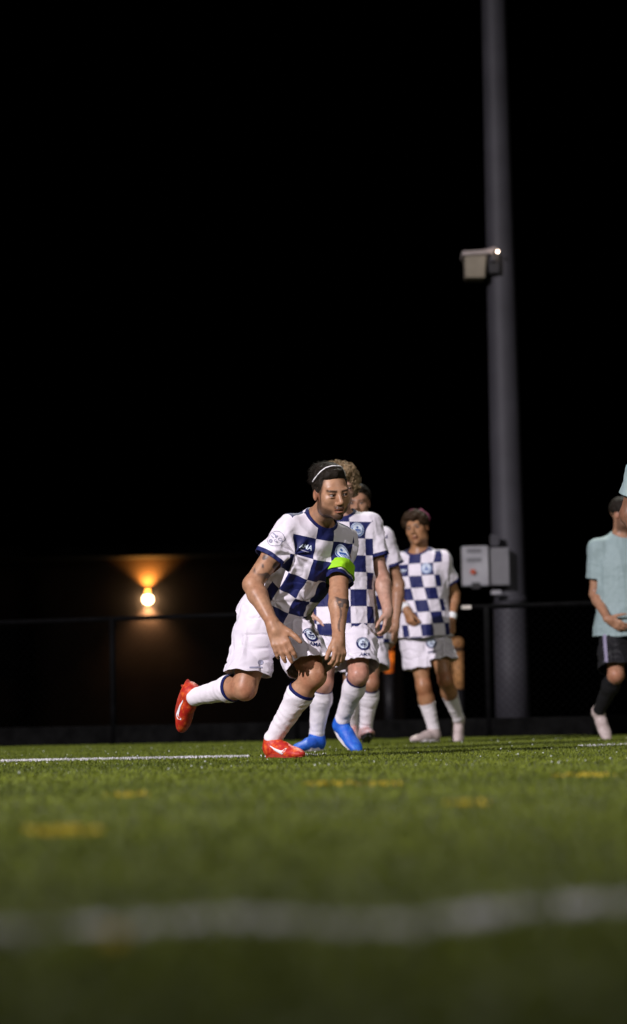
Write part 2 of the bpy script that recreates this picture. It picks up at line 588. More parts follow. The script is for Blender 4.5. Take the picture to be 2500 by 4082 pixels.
# ================================================================== boots (one of each shape, copied)
def make_boot_meshes():
    E = lambda c, r: Ell(c, r)
    ops = [(E((.035, 0, .050), (.043, .036, .048)), 0, 1), (Cone((.05, 0, .055), (.125, .002, .044), .041, .037), .03, 1),
           (Cone((.12, .002, .040), (.215, .006, .026), .040, .027), .03, 1), (E((.19, .004, .030), (.062, .046, .028)), .025, 1),
           (E((.235, .006, .026), (.045, .036, .020)), .02, 1), (Cone((.050, 0, .06), (.048, 0, .128), .041, .044), .03, 1)]
    V, Q = field_mesh(ops, .0045); V = relax(V, Q, 2); T = to_tris(Q)
    A, T = clip_tris(V, T, V[:, 2] - .014); A, T = clip_tris(A, T, .108 - A[:, 2] + .15 * (A[:, 0] - .05))
    # sole plate and studs
    mb = MB(); n = 28; ring = []
    for i in range(n):
        th = 2 * math.pi * i / n; x = .134 - .146 * math.cos(th)
        w = .030 + .017 * max(0, math.sin((x + .01) / .29 * math.pi)) + (.006 if x > .15 else 0)
        ring.append((x, w * math.sin(th) * (1.0 if abs(math.sin(th)) > .3 else 1.05) + .004 * (x > .15), 0))
    top = [(.134 + (x - .134) * .965, y * .93, .026) for x, y, _ in ring]; bot = [(x * .98 + .002, y * .94, .007 + .006 * max(0, (x - .2) / .08)) for x, y, _ in ring]
    mb.add(top + bot, [tuple(range(n)), tuple(range(2 * n - 1, n - 1, -1))] + [(i, n + i, n + (i + 1) % n, (i + 1) % n) for i in range(n)])
    for x, y in ((.03, .022), (.03, -.022), (.06, .02), (.06, -.02), (.165, .034), (.165, -.028), (.205, .03), (.205, -.024), (.24, .016), (.24, -.012)):
        mb.tube([(x, y, .012), (x, y, -.006)], [.008, .005], 7)
    # side mark: a curved tapering stroke on the outer flank
    bvh = BVHTree.FromPolygons(A.tolist(), T.tolist())
    marks = []
    for sgn in (1, -1):
        up, lo = [], []
        for i in range(15):
            t = i / 14
            x = .085 + .10 * t; zc = .030 + .034 * t ** 1.6 + .018 * math.exp(-((t - .02) / .1) ** 2)
            hw = .0105 * (1 - t) ** .8 * min(1, (t + .08) * 7) + .0012
            x = .195 - .115 * t
            for zz, L in ((zc + hw, up), (zc - hw, lo)):
                hit = bvh.ray_cast(Vector((x, sgn * .2, zz)), Vector((0, -sgn, 0)))[0]
                L.append((x, (hit.y if hit else sgn * .04) + sgn * .0025, zz))
        Vm = up + lo; Fm = [(i, i + 1, 16 + i, 15 + i) for i in range(14)]
        marks.append((np.array(Vm), Fm))
    return (A, T), mb, marks


BOOT = make_boot_meshes()
_bootmesh = {}


def boot(parent, base, ankle, fwd, up, mats, name_extra=None):
    """ankle: world position of the ankle joint; boot local ankle sits at (.05, 0, .10)"""
    fx = nrm(fwd); uz = nrm(np.asarray(up) - fx * (np.asarray(up) @ fx)); ry = np.cross(uz, fx)
    Mx = Matrix(((fx[0], ry[0], uz[0], 0), (fx[1], ry[1], uz[1], 0), (fx[2], ry[2], uz[2], 0), (0, 0, 0, 1)))
    org = np.asarray(ankle) - (.05 * fx + .10 * uz) - base
    Mx.translation = Vector(org)
    key = mats
    if key not in _bootmesh:
        o = mesh_obj("boot", BOOT[0][0], BOOT[0][1], MAT[mats[0]], parent)
        s = BOOT[1].build("sole", MAT[mats[1]], o)
        mk = [mesh_obj("side_mark", BOOT[2][i][0], BOOT[2][i][1], MAT[mats[2]], o) for i in (0, 1)] if mats[2] else []
        for q in mk:
            sd = q.modifiers.new("thick", 'SOLIDIFY'); sd.thickness = .0015
        _bootmesh[key] = (o.data, s.data, [q.data for q in mk])
    else:
        d = _bootmesh[key]
        o = bpy.data.objects.new("boot", d[0]); COL.objects.link(o); o.parent = parent
        s = bpy.data.objects.new("sole", d[1]); COL.objects.link(s); s.parent = o
        for q in d[2]:
            k = bpy.data.objects.new("side_mark", q); COL.objects.link(k); k.parent = o
    o.matrix_local = Mx
    return o


# ================================================================== people
def head_axes(yaw, pitch=0, roll=0):
    """yaw: face turns to picture right from facing the camera; pitch: looks down; roll: crown leans to picture right"""
    a, p, r = map(math.radians, (yaw, pitch, roll))
    ey = np.array([math.sin(a) * math.cos(p), -math.cos(a) * math.cos(p), -math.sin(p)])
    ez = nrm(np.array([0, 0, 1.0]) - ey * ey[2]); ex = np.cross(ez, ey)
    ex = -np.cross(ey, ez)
    ez2 = math.cos(r) * ez + math.sin(r) * ex; ex2 = math.cos(r) * ex - math.sin(r) * ez
    return ex2, ey, ez2


def head_ops(c, ax, s):
    ex, ey, ez = ax
    P = lambda x, y, z: c + s * (x * ex + y * ey + z * ez)
    E = lambda p, r, k, sg=1: (Ell(P(*p), np.array(r) * s, ax), k * s, sg)
    ops = [E((0, -.018, .036), (.074, .094, .082), 0), E((0, .032, -.008), (.064, .060, .088), .03),
           E((0, .022, -.062), (.061, .060, .050), .03), E((0, .076, -.104), (.020, .018, .016), .035),
           E((.043, .058, -.022), (.022, .024, .020), .025), E((-.043, .058, -.022), (.022, .024, .020), .025),
           E((.050, .005, -.075), (.012, .028, .022), .03), E((-.050, .005, -.075), (.012, .028, .022), .03),
           E((.026, .082, .021), (.026, .014, .0095), .018), E((-.026, .082, .021), (.026, .014, .0095), .018)]
    for q in (1, -1):
        ops.append(E((q * .032, .104, -.001), (.019, .016, .0125), .014, -1))
    for q in (1, -1):
        ops.append(E((q * .032, .0830, .0085), (.018, .0132, .0052), .006))       # upper lid
        ops.append(E((q * .032, .0830, -.0085), (.017, .0122, .0046), .006))     # lower lid
        ops.append(E((q * .0125, .100, -.040), (.0085, .0105, .0075), .008))    # nostril wing
        ops.append(E((q * .0740, -.012, -.006), (.0090, .019, .027), .008))       # ear
        ops.append(E((q * .0850, -.007, -.003), (.0065, .010, .015), .004, -1))
    ops.append((Cone(P(0, .090, .012), P(0, .114, -.033), .0085 * s, .0120 * s), .012 * s, 1))
    ops += [E((0, .096, -.060), (.020, .010, .008), .012), E((0, .0985, -.0655), (.022, .0085, .0045), .005),
            E((0, .0965, -.0790), (.019, .0095, .0062), .006), E((0, .108, -.0720), (.024, .0085, .0022), .003, -1)]
    return ops, P


def build_hand(w, A, Tm, N, s=1.0, curl=(.3, .3, .35, .4), spread=.10, thumb=(.62, .72, -.25), tcurl=.2, fr=1.0):
    A = nrm(A); Tm = nrm(np.asarray(Tm, float) - A * (np.asarray(Tm) @ A)); N0 = np.cross(A, Tm)
    N = N0 if N0 @ np.asarray(N) > 0 else -N0
    ops = []
    w = np.asarray(w, float)
    ops.append((Cone(w, w + A * .03 * s, .027 * s, .028 * s), .02, 1))
    off = (.030, .0105, -.0095, -.028); ln = (.072, .080, .074, .058); kn = (.092, .095, .090, .082)
    for i in range(4):
        k = w + s * (A * kn[i] + Tm * off[i])
        ops.append((Cone(w + s * (A * .02 + Tm * off[i] * .65), k, .0135 * s, .0115 * s), .014 * s, 1))
        d0 = nrm(A + Tm * spread * (1.2 - i * .85)); p = k; th = 0.0
        for j, (f, r0, r1) in enumerate(((.46, .0098, .0090), (.30, .0090, .0082), (.24, .0082, .0068))):
            th += curl[i] * (0.8 if j == 0 else 1.15)
            d = d0 * math.cos(th) - N * math.sin(th)
            q = p + d * ln[i] * f * s; rr = fr * (.92 if i == 3 else 1.0)
            ops.append((Cone(p, q, r0 * s * rr, r1 * s * rr), .004 * s, 1)); p = q
    b = w + s * (A * .022 + Tm * .022)
    d = nrm(A * thumb[0] + Tm * thumb[1] + N * thumb[2]); p = b
    for j, (L, r0, r1) in enumerate(((.046, .0145, .0120), (.034, .0112, .0102), (.028, .0100, .0078))):
        q = p + d * L * s; ops.append((Cone(p, q, r0 * s * fr, r1 * s * fr), .010 * s if j == 0 else .004 * s, 1)); p = q
        d = nrm(d + A * tcurl)
    return ops


def smooth01(x, a, b): 
    t = np.clip((x - a) / (b - a), 0, 1); return t * t * (3 - 2 * t)


def limb_leg(hip, kn, an, g, fw, lg=1.0):
    back = -np.asarray(fw)
    mid = kn + .30 * (an - kn) + back * .014 * g
    up = hip + .45 * (kn - hip) + np.asarray(fw) * .012 * g
    return [(Cone(hip, up, .092 * g, .080 * g * lg), .04, 1), (Cone(up, kn, .080 * g * lg, .0535 * g * lg), .04, 1),
            (Ell(kn + np.asarray(fw) * .009 * g, np.array([.034, .034, .042]) * g), .04, 1),
            (Cone(kn, mid, .051 * g, .057 * g), .03, 1), (Cone(mid, an, .056 * g, .035 * g), .03, 1)]


def sock_ops(kn, an, g, fw, puff=.0055):
    mid = kn + .30 * (an - kn) - np.asarray(fw) * .014 * g
    return [(Cone(kn, mid, .051 * g + puff, .057 * g + puff), .03, 1), (Cone(mid, an, .056 * g + puff, .036 * g + puff), .03, 1),
            (Ell(an, (.04 * g,) * 3), .02, 1)]


def text_mesh(txt, size, shear=0.0):
    cu = bpy.data.curves.new("t", 'FONT'); cu.body = txt; cu.size = size; cu.align_x = 'CENTER'; cu.align_y = 'CENTER'
    cu.shear = shear; cu.resolution_u = 2; cu.offset = size * .018
    o = bpy.data.objects.new("t", cu); COL.objects.link(o)
    bpy.context.view_layer.update()
    me = bpy.data.meshes.new_from_object(o.evaluated_get(bpy.context.evaluated_depsgraph_get()))
    V = np.array([v.co[:2] for v in me.vertices]); Fs = [tuple(p.vertices) for p in me.polygons]
    bpy.data.objects.remove(o); bpy.data.curves.remove(cu); bpy.data.meshes.remove(me)
    return V, Fs


def disc2d(r0, r1, n=36, c=(0, 0), m=2):
    V, Fs = [], []
    for j in range(m + 1):
        r = r0 + (r1 - r0) * j / m
        V += [(c[0] + r * math.cos(2 * math.pi * i / n), c[1] + r * math.sin(2 * math.pi * i / n)) for i in range(n)]
    for j in range(m):
        Fs += [(j * n + i, j * n + (i + 1) % n, (j + 1) * n + (i + 1) % n, (j + 1) * n + i) for i in range(n)]
    return V, Fs


def rect2d(x0, y0, x1, y1, nx=1, ny=1):
    V = [(x0 + (x1 - x0) * i / nx, y0 + (y1 - y0) * j / ny) for j in range(ny + 1) for i in range(nx + 1)]
    return V, [(j * (nx + 1) + i, j * (nx + 1) + i + 1, (j + 1) * (nx + 1) + i + 1, (j + 1) * (nx + 1) + i) for j in range(ny) for i in range(nx)]


class Decal:
    """flat print laid onto a cloth surface: project 2-D shapes along -n at point c with axes U, V"""
    def __init__(s, V, T, c, U, Vv, n):
        s.bvh = BVHTree.FromPolygons(V.tolist(), T.tolist()); s.c, s.n = np.asarray(c), nrm(n)
        s.U = nrm(np.asarray(U) - s.n * (np.asarray(U) @ s.n)); s.V = nrm(np.asarray(Vv) - s.n * (np.asarray(Vv) @ s.n) - s.U * (np.asarray(Vv) @ s.U))

    def put(s, name, shapes, mat, parent, base, lift=.003):
        VV, FF = [], []
        for V2, Fs in shapes:
            k = len(VV); pts = []
            for a, b in V2:
                o = s.c + s.U * a + s.V * b + s.n * .25
                h = s.bvh.ray_cast(Vector(o), Vector(-s.n), .5)[0]
                p = np.array(h) if h else o - s.n * .25
                pts.append(p + s.n * lift)
            VV += pts; FF += [tuple(i + k for i in f) for f in Fs]
        o = mesh_obj(name, np.array(VV) - base, FF, mat, parent, True)
        return o


def crest(dc, parent, base, R, on_white=False):
    ring = [disc2d(R * .70, R, 40)]
    dc.put("crest_ring", ring, MAT['navy'] if on_white else MAT['navy_lt'], parent, base, .003)
    if not on_white:
        dc.put("crest_edge", [disc2d(R * .93, R * .99, 40, m=1), disc2d(R * .68, R * .74, 40, m=1)], MAT['ice'], parent, base, .0038)
    dc.put("crest_field", [disc2d(0.001, R * .69, 36, m=3)], MAT['ice'], parent, base, .0033)
    arch = [rect2d(-R * .42, -R * .16, R * .42, R * .05, 4, 1)] + [disc2d(R * .02, R * .17, 10, (0, R * .30), 1)] + \
           [rect2d(R * (-.40 + .2 * i), -R * .56 + abs(i - 2) * R * .08, R * (-.40 + .2 * i) + R * .1, -R * .14, 1, 3) for i in range(5)]
    dc.put("crest_emblem", arch, MAT['navy'] if on_white else MAT['navy_lt'], parent, base, .0044)
    tick = []
    for i in range(17):
        th = math.radians(20 + 140 * i / 16)
        ca, sa = math.cos(th), math.sin(th); w = R * .035
        tick.append(([(R * .77 * ca - w * sa, R * .77 * sa + w * ca), (R * .77 * ca + w * sa, R * .77 * sa - w * ca),
                      (R * .9 * ca + w * sa, R * .9 * sa - w * ca), (R * .9 * ca - w * sa, R * .9 * sa + w * ca)], [(0, 1, 2, 3)]))
    dc.put("crest_rim_marks", tick, MAT['ice'], parent, base, .0046)


def person(S):
    """S: dict of joints and looks. Builds one person and returns (empty, info)"""
    g = S.get('g', 1.0); h = S.get('h', .006); hs = S.get('hs', 1.0)
    pv, nk = S['pv'], S['nk']; ch = S.get('ch', pv * .42 + nk * .58)
    latC, latP = nrm(S['shL'] - S['shR']), nrm(S['hiL'] - S['hiR'])
    up = nrm(nk - pv)
    upC, upP = nrm(nk - ch), nrm(ch - pv)
    latC = nrm(latC - upC * (latC @ upC)); latP = nrm(latP - upP * (latP @ upP))
    # front = lateral(left) x up gives the direction the chest faces
    frC, frP = np.cross(latC, upC), np.cross(latP, upP)
    ag = S.get('ag', 1.0) * g
    if S.get('debug'): print(S['name'], 'front', frC, frP)
    base = np.array([pv[0], pv[1], 0.0]); root = empty("person", base)
    tag(root, S['label'], 'person', S.get('group'))

    pup = nrm(S.get('pup', ch - pv)); Lp = np.linalg.norm(ch - pv); c1 = pv + pup * Lp * .5

    def spine(t):
        if t < 0: return pv + pup * Lp * t / .58
        if t < .58:
            q = t / .58; return (1 - q) ** 2 * pv + 2 * q * (1 - q) * c1 + q * q * ch
        return ch + (nk - ch) * (t - .58) / .42

    def stations(tbl):
        out = []
        for t, a, b in tbl:
            c = spine(t); tan = nrm(spine(t + .03) - spine(t - .03))
            w = np.clip(t / .75, 0, 1); l = latP * (1 - w) + latC * w; l = nrm(l - tan * (l @ tan)); f = np.cross(l, tan)
            out.append((c, l, f, a * g * S.get('tw', 1.0), b * g * S.get('td', 1.0)))
        return out
    body_st = stations([(-.14, .10, .09), (-.02, .160, .112), (.22, .138, .098), (.5, .152, .108), (.74, .170, .112), (.88, .150, .095), (1.0, .085, .075), (1.06, .055, .058)])
    torso = Tube(body_st)
    ops = [(torso, 0, 1)]
    C = []
    for sd in 'LR':
        sh, el, wr = S['sh' + sd], S['el' + sd], S['wr' + sd]
        inner = nk * .60 + sh * .40 - up * .022
        ops.append((Cone(inner, sh, .056 * g, .054 * g), .04, 1))
        um = sh + .4 * (el - sh)
        fm = el + .25 * (wr - el)
        ops += [(Cone(sh, um, .050 * ag, .047 * ag), .03, 1), (Cone(um, el, .047 * ag, .040 * ag), .03, 1),
                (Cone(el, fm, .040 * ag, .043 * ag), .02, 1), (Cone(fm, wr, .043 * ag, .0275 * (g + ag) / 2), .02, 1)]
        hd = S.get('hand' + sd)
        if hd:
            ops += build_hand(wr, hd['A'], hd['T'], hd['N'], g * hd.get('s', 1.0), hd.get('curl', (.3, .3, .35, .4)), hd.get('spread', .1), hd.get('thumb', (.62, .72, -.25)), hd.get('tcurl', .2), S.get('fr', 1.0))
        hi, kn, an = S['hi' + sd], S['kn' + sd], S['an' + sd]
        kf = nrm(S.get('kf' + sd, frP))
        ops += limb_leg(hi, kn, an, g, kf, S.get('lg', 1.0))
    hc, hax = S['head'], S['hax']
    hops, HP = head_ops(hc, hax, hs)
    ops += hops
    ops.append((Cone(HP(0, -.022, -.055), nk - up * .0, .056 * g, .062 * g), .025, 1))
    V, Q = field_mesh(ops, h); V = relax(V, Q, 1, .4)
    # skin colours per vertex, darker in the eye sockets and between the lips
    tone = np.array(S.get('tone', (.40, .235, .155)))
    Cc = np.tile(tone, (len(V), 1))
    L = (V - hc) / hs; lx, ly, lz = L @ hax[0], L @ hax[1], L @ hax[2]
    isH = (np.abs(lx) < .10) & (lz > -.135) & (lz < .13) & (np.abs(ly) < .14)
    red = vnoise(V, 22, 4)[:, None]
    Cc = Cc * (1 + (red - .5) * np.array([.10, .22, .26]))
    hc1 = np.array(S.get('haircol', (.02, .013, .009)))

    def paint(m, col, f=1.0):
        nonlocal Cc
        m = (m * f)[:, None]; Cc = Cc * (1 - m) + np.array(col) * m
    fz = isH.astype(float)
    brow = fz * smooth01(ly, .055, .07) * (1 - smooth01(np.abs(np.abs(lx) - .033), .018, .024)) * (1 - smooth01(np.abs(lz - .0190 - .13 * (np.abs(lx) - .030)), .0034, .0074))
    paint(brow, hc1, .85)
    lips = fz * smooth01(ly, .075, .085) * (1 - smooth01(np.abs(lx), .018, .027)) * (1 - smooth01(np.abs(lz + .0725), .009, .014))
    paint(lips, tone * np.array([.80, .52, .52]), .75)
    paint(lips * (1 - smooth01(np.abs(lz + .072), .002, .005)), (.03, .01, .01), .9)
    eyes = fz * smooth01(ly, .07, .08) * (1 - smooth01(np.abs(np.abs(lx) - .032), .014, .021)) * (1 - smooth01(np.abs(lz), .008, .014))
    paint(eyes, tone * np.array([.5, .42, .42]), .55)
    bd = S.get('beard', 0)
    if bd:
        line = -.022 - .50 * (ly + .01)
        jaw = fz * (1 - smooth01(lz - line, -.014, .010)) * smooth01(lz, -.150, -.118 - .0) * smooth01(ly, -.035, -.012)
        jaw = jaw * np.maximum(smooth01(np.abs(lx), .022, .036), 1 - smooth01(lz, -.096, -.086))
        side = fz * smooth01(np.abs(lx), .052, .062) * (1 - smooth01(np.abs(ly - .018), .014, .028)) * (1 - smooth01(np.abs(lz + .02), .03, .05))
        must = fz * smooth01(ly, .08, .09) * (1 - smooth01(np.abs(lx), .024, .032)) * (1 - smooth01(np.abs(lz + .0575), .0055, .010))
        goat = fz * smooth01(ly, .07, .08) * (1 - smooth01(np.abs(lx), .016, .026)) * (1 - smooth01(np.abs(lz + .098), .012, .02))
        paint(np.maximum(jaw, side), tone * .16 + hc1 * .5, .93 * bd); paint(must, hc1 * 1.3, .8 * bd); paint(goat, hc1 * 1.5, .6 * bd)
    if S.get('fade'):
        f = fz * (smooth01(lz, -.004, .026) * (1 - smooth01(ly, .036, .056)))
        paint(f, hc1 * 1.4, .9)
    for q in (1, -1):
        paint(fz * (1 - smooth01(np.linalg.norm((L - 0) @ np.array(hax).T - np.array([q * .082, -.008, -.008]), axis=1), .028, .04)), tone * np.array([1.10, .84, .84]), .5)
    for f in S.get('tattoos', []):
        m = f(V); paint(np.clip(m, 0, 1), (.035, .035, .04), .82)
    for sd in 'LR':
        kn = S['kn' + sd]; m = 1 - smooth01(np.linalg.norm(V - kn, axis=1), .05, .10)
        paint(m * vnoise(V, 30, 9), tone * np.array([1.05, .72, .66]), .8)
    body = mesh_obj("body", V - base, Q, MAT['skin'], root, colors=np.clip(Cc, 0, 1))
    # eyes
    for q in (1, -1):
        n, mlat = 20, 12; c = HP(q * .0315, .0805, -.0005); r = .0132 * hs
        gz = nrm(S.get('gaze', hax[1])); gx = nrm(np.cross(gz, hax[2])); gy = np.cross(gx, gz)
        EV, EC = [], []
        for i in range(mlat + 1):
            ph = math.pi * i / mlat
            for j in range(n):
                th = 2 * math.pi * j / n
                EV.append(c + r * (math.cos(ph) * gz + math.sin(ph) * (math.cos(th) * gx + math.sin(th) * gy)))
                EC.append((.008, .006, .005) if ph < .28 else ((.05, .028, .014) if ph < .55 else (.24, .21, .20)))
        EF = [(i * n + j, i * n + (j + 1) % n, (i + 1) * n + (j + 1) % n, (i + 1) * n + j) for i in range(mlat) for j in range(n)]
        mesh_obj("eye", np.array(EV) - base, EF, MAT['eye'], root, colors=np.array(EC))

    info = dict(root=root, base=base, HP=HP, up=upC, frC=frC, latC=latC, frP=frP, latP=latP, torso=torso, bodyV=V, bodyQ=Q)
    # ---------------------------------------------------------- jersey
    loose = S.get('loose', .022)
    hem = S.get('hem', -.18)
    sh_st = stations([(hem - .12, .190 + loose, .146 + loose), (hem + .1, .188 + loose, .142 + loose), (.22, .158 + loose, .114 + loose), (.5, .162 + loose * .9, .114 + loose * .9),
                      (.74, .178 + loose * .5, .118 + loose * .6), (.88, .160 + .012, .100 + .012), (1.0, .098, .088), (1.05, .08, .075)])
    st = Tube(sh_st)
    sops = [(st, 0, 1)]; sleeves = []; sl_end = S.get('slv', .74)
    for sd in 'LR':
        sh, el = S['sh' + sd], S['el' + sd]
        inner = nk * .60 + sh * .40 - up * .022
        sops.append((Cone(inner, sh, .068 * g, .061 * ag + .006), .04, 1))
        e = sh + (el - sh) * S.get('slv' + sd, sl_end)
        c = Cone(sh, e, .059 * ag + .006, .055 * ag + S.get('slv_loose', .016)); sleeves.append(c)
        sops.append((Cone(sh, e + nrm(el - sh) * .05, c.ra, c.rb + .004), .045, 1))
    nfront = nrm(frC + up * .25)
    oc = nk + frC * .036 * g + upC * .045; orad = .084 * g
    pin = S.get('pinch', [])
    squash = S.get('fold_axis', up)

    def disp(P, N):
        q = P - .72 * np.outer(P @ squash, squash)
        near = smooth01(np.linalg.norm(P - nk, axis=1), .12, .28)
        d = S.get('fold', .010) * (ridge(q, 11, 1) - .35) * near + S.get('cr', .4) * (.007 * crease(q, 17, 12) + .006 * crease(P, 12, 14) - .005 * crease(P * np.array([1, 1, 1.7]), 19, 15)) * near + .002 * (ridge(P, 21, 2) - .4) + .002 * (vnoise(P, 45, 5) - .5)
        for (c, n, rad, amp, axis) in pin:
            c = np.asarray(c); dd = P - c; r = np.linalg.norm(dd, axis=1)
            a = nrm(axis); e1 = nrm(np.cross(a, [.2, .3, .9])); e2 = np.cross(a, e1)
            th = np.arctan2(dd @ e2, dd @ e1)
            d = d + amp * np.sin(n * th + 3 * vnoise(P, 8, 3)) * np.exp(-(r / rad) ** 2) * smooth01(r, .0, .05)
        return d

    def c_cuff(P):
        c = np.full(len(P), 1.0)
        for cn in sleeves:
            dS = cn.d(*xyz(P)); dT = st.d(*xyz(P)); t = cn.t(*xyz(P)); Ls = np.linalg.norm(cn.b - cn.a)
            c = np.where((t > .5) & (dS < .07), np.minimum(c, np.maximum((1 - t) * Ls, (.016 - dT) * 2.5)), c)
        return c
    L_tot = st.arc[-1]
    arc_h = None

    def arcof(P): return st.coords(*xyz(P))[2]
    hem_arc = np.linalg.norm(st.C[0] - spine(hem))

    def c_hem(P):
        u, v, a, A, B, r = st.coords(*xyz(P)); return a - hem_arc - .006 * np.sin(u * 22)

    def c_neck(P): return np.linalg.norm(P - oc, axis=1) - orad
    V0, V1, T = cloth(sops, h, disp, [c_cuff, c_hem, c_neck])
    u, v, a, A, B, r = st.coords(*xyz(V0)); th = np.arctan2(u / A, v / B)
    ua = th * (A + B) / 2
    nkarc = st.arc[np.argmin(np.linalg.norm(st.C - nk, axis=1))]
    sq = S.get('sq', .094)
    vv = (nkarc - a - S.get('row0', .055)) / (sq * 1.06)
    slm = np.full(len(V0), 1.0); cuff = np.full(len(V0), 1.0)
    for cn in sleeves:
        dS = cn.d(*xyz(V0)); dT = st.d(*xyz(V0)); o_l = (cn.a - nk) @ latC; lim = abs(o_l) - S.get('seam', -.028)
        slm = np.minimum(slm, np.where(dS < .035, np.minimum(lim - ((V0 - nk) @ latC) * np.sign(o_l), dS - dT + .06), 1))
        t = cn.t(*xyz(V0)); Ls = np.linalg.norm(cn.b - cn.a)
        cuff = np.minimum(cuff, np.where(dS < dT, (1 - t) * Ls, 1))
    collar = c_neck(V0)
    attrs = dict(pat=np.stack([ua / sq, vv, slm], 1), band=np.stack([cuff, collar, a], 1))
    shirt = mesh_obj("jersey", V1 - base, T, MAT[S.get('jersey', 'kit')], root, attrs=attrs)
    so = shirt.modifiers.new("thick", 'SOLIDIFY'); so.thickness = .003; so.offset = -1
    info.update(shirt=shirt, sV=V1, sT=T, st=st, sleeves=sleeves, sops=sops, disp=disp, pat=attrs['pat'])
    # ---------------------------------------------------------- shorts
    sl = S.get('short_len', {'L': .72, 'R': .72}); flare = S.get('flare', .125)
    pst = stations([(-.20, .11, .10), (-.05, .160, .118), (.10, .150, .110), (.22, .134, .098)])
    pops = [(Tube(pst), 0, 1)]; legs = []; hemn = []
    for sd in 'LR':
        hi, kn = S['hi' + sd], S['kn' + sd]; e = hi + (kn - hi) * sl[sd]
        ra = .110 * g
        cn = Cone(hi, e, ra, flare * g * .92); legs.append(cn)
        pops.append((Cone(hi, e + nrm(kn - hi) * .10, ra, flare * g), .035, 1)); hemn.append((e, nrm(nrm(kn - hi) + np.array([0, 0, -S.get('hang', .7)]))))

    def c_legs(P):
        d = [c.d(*xyz(P)) for c in legs]; t = [(e - P) @ n for e, n in hemn]
        return np.where(d[0] < d[1], t[0], t[1]) - .004 * np.sin(P[:, 0] * 60)

    def disp2(P, N):
        q = P * np.array([1, 1, .45])
        return .013 * (ridge(q, 9, 6) - .4) + .003 * (ridge(P * np.array([1, 1, 1.6]), 19, 7) - .4) + .008 * crease(q, 13, 16) - .007 * crease(P * np.array([1, 1, 1.5]), 10, 17)
    V0, V2, T2 = cloth(pops, h, disp2, [c_legs])
    shorts = mesh_obj("shorts", V2 - base, T2, MAT[S.get('shorts', 'shorts')], root)
    so = shorts.modifiers.new("thick", 'SOLIDIFY'); so.thickness = .003; so.offset = -1
    info.update(shorts=shorts, pV=V2, pT=T2)
    # ---------------------------------------------------------- socks and boots
    for sd in 'LR':
        kn, an = S['kn' + sd], S['an' + sd]; kf = nrm(S.get('kf' + sd, frP)); t0 = S.get('sock_top', .14)
        so_ = sock_ops(kn, an, g, kf); axis = Cone(kn, an, .05, .05); Ls = np.linalg.norm(an - kn)

        def sdisp(P, N):
            t = axis.t(*xyz(P)) * Ls
            return .0014 * np.sin(t * 150 + 9 * vnoise(P, 18, 2)) * vnoise(P, 10, 8) + .003 * (ridge(P, 16, 3) - .4)

        def sclip(P):
            d = P - kn
            return (axis.t(*xyz(P)) - t0) * Ls + .25 * (d @ kf) * .3
        V0, V3, T3 = cloth(so_, min(h, .005), sdisp, [sclip], 2)
        e1 = nrm(np.cross(an - kn, kf)); e2 = kf
        band = np.stack([sclip(V0), np.arctan2((V0 - kn) @ e1, (V0 - kn) @ e2), axis.t(*xyz(V0))], 1)
        sk = mesh_obj("sock", V3 - base, T3, MAT[S.get('sock', 'sock')], root, attrs=dict(band=band))
        m = sk.modifiers.new("thick", 'SOLIDIFY'); m.thickness = .002; m.offset = -1
        fo = S['foot' + sd]
        boot(root, base, an, fo[0], fo[1], S['boots'])
    return info


# ------------------------------------------------------------------ hair
def hair_cap(P, hs, ax, root, base, mat, ops_local, h=.004, amp=.008, nscale=40, cut=None, name="hair"):
    """ops_local: list of (centre, radii, k, sign) in head coordinates"""
    ops = [(Ell(P(*c), np.array(r) * hs, ax), k, sg) for c, r, k, sg in ops_local]
    V, Q = field_mesh(ops, h); T = to_tris(Q); N = vnormals(V, T)
    V = V + N * (amp * (ridge(V, nscale, 11) - .3) + amp * .5 * (vnoise(V, nscale * 2.3, 4) - .5))[:, None]
    V = relax(V, T, 1, .3)
    return V, T, N


def strands(roots, dirs, length, seg, rad, curlf, seed):
    """thin tapering hair strands as one mesh"""
    r = np.random.default_rng(seed); n = len(roots)
    L = length * (.6 + .8 * r.random(n)); d = dirs / np.linalg.norm(dirs, axis=1)[:, None]
    p = roots.copy(); Vs = []
    side = np.cross(d, r.normal(size=(n, 3))); side /= np.linalg.norm(side, axis=1)[:, None]
    ph = r.random(n) * 6.28
    for k in range(seg + 1):
        t = k / seg
        e2 = np.cross(d, side)
        w = (rad * (1 - .75 * t))
        for q in range(3):
            a = 2.094 * q; Vs.append(p + w * (math.cos(a) * side + math.sin(a) * e2))
        bend = curlf * (np.cos(ph + t * 7)[:, None] * side + np.sin(ph + t * 7)[:, None] * e2)
        d = d + bend + np.array([0, 0, -.10]); d /= np.linalg.norm(d, axis=1)[:, None]
        p = p + d * (L / seg)[:, None]
    V = np.stack(Vs, 1).reshape(n, (seg + 1) * 3, 3)
    idx = []
    for k in range(seg):
        for q in range(3):
            q2 = (q + 1) % 3; idx.append((k * 3 + q, k * 3 + q2, k * 3 + 3 + q2, k * 3 + 3 + q))
    Fq = (np.arange(n)[:, None, None] * ((seg + 1) * 3) + np.array(idx)[None]).reshape(-1, 4)
    return V.reshape(-1, 3), Fq


def join(parts):
    Vs, Ts, k = [], [], 0
    for V, T in parts:
        if T.shape[1] == 4: T = to_tris(T)
        Vs.append(V); Ts.append(T + k); k += len(V)
    return np.concatenate(Vs), np.concatenate(Ts)


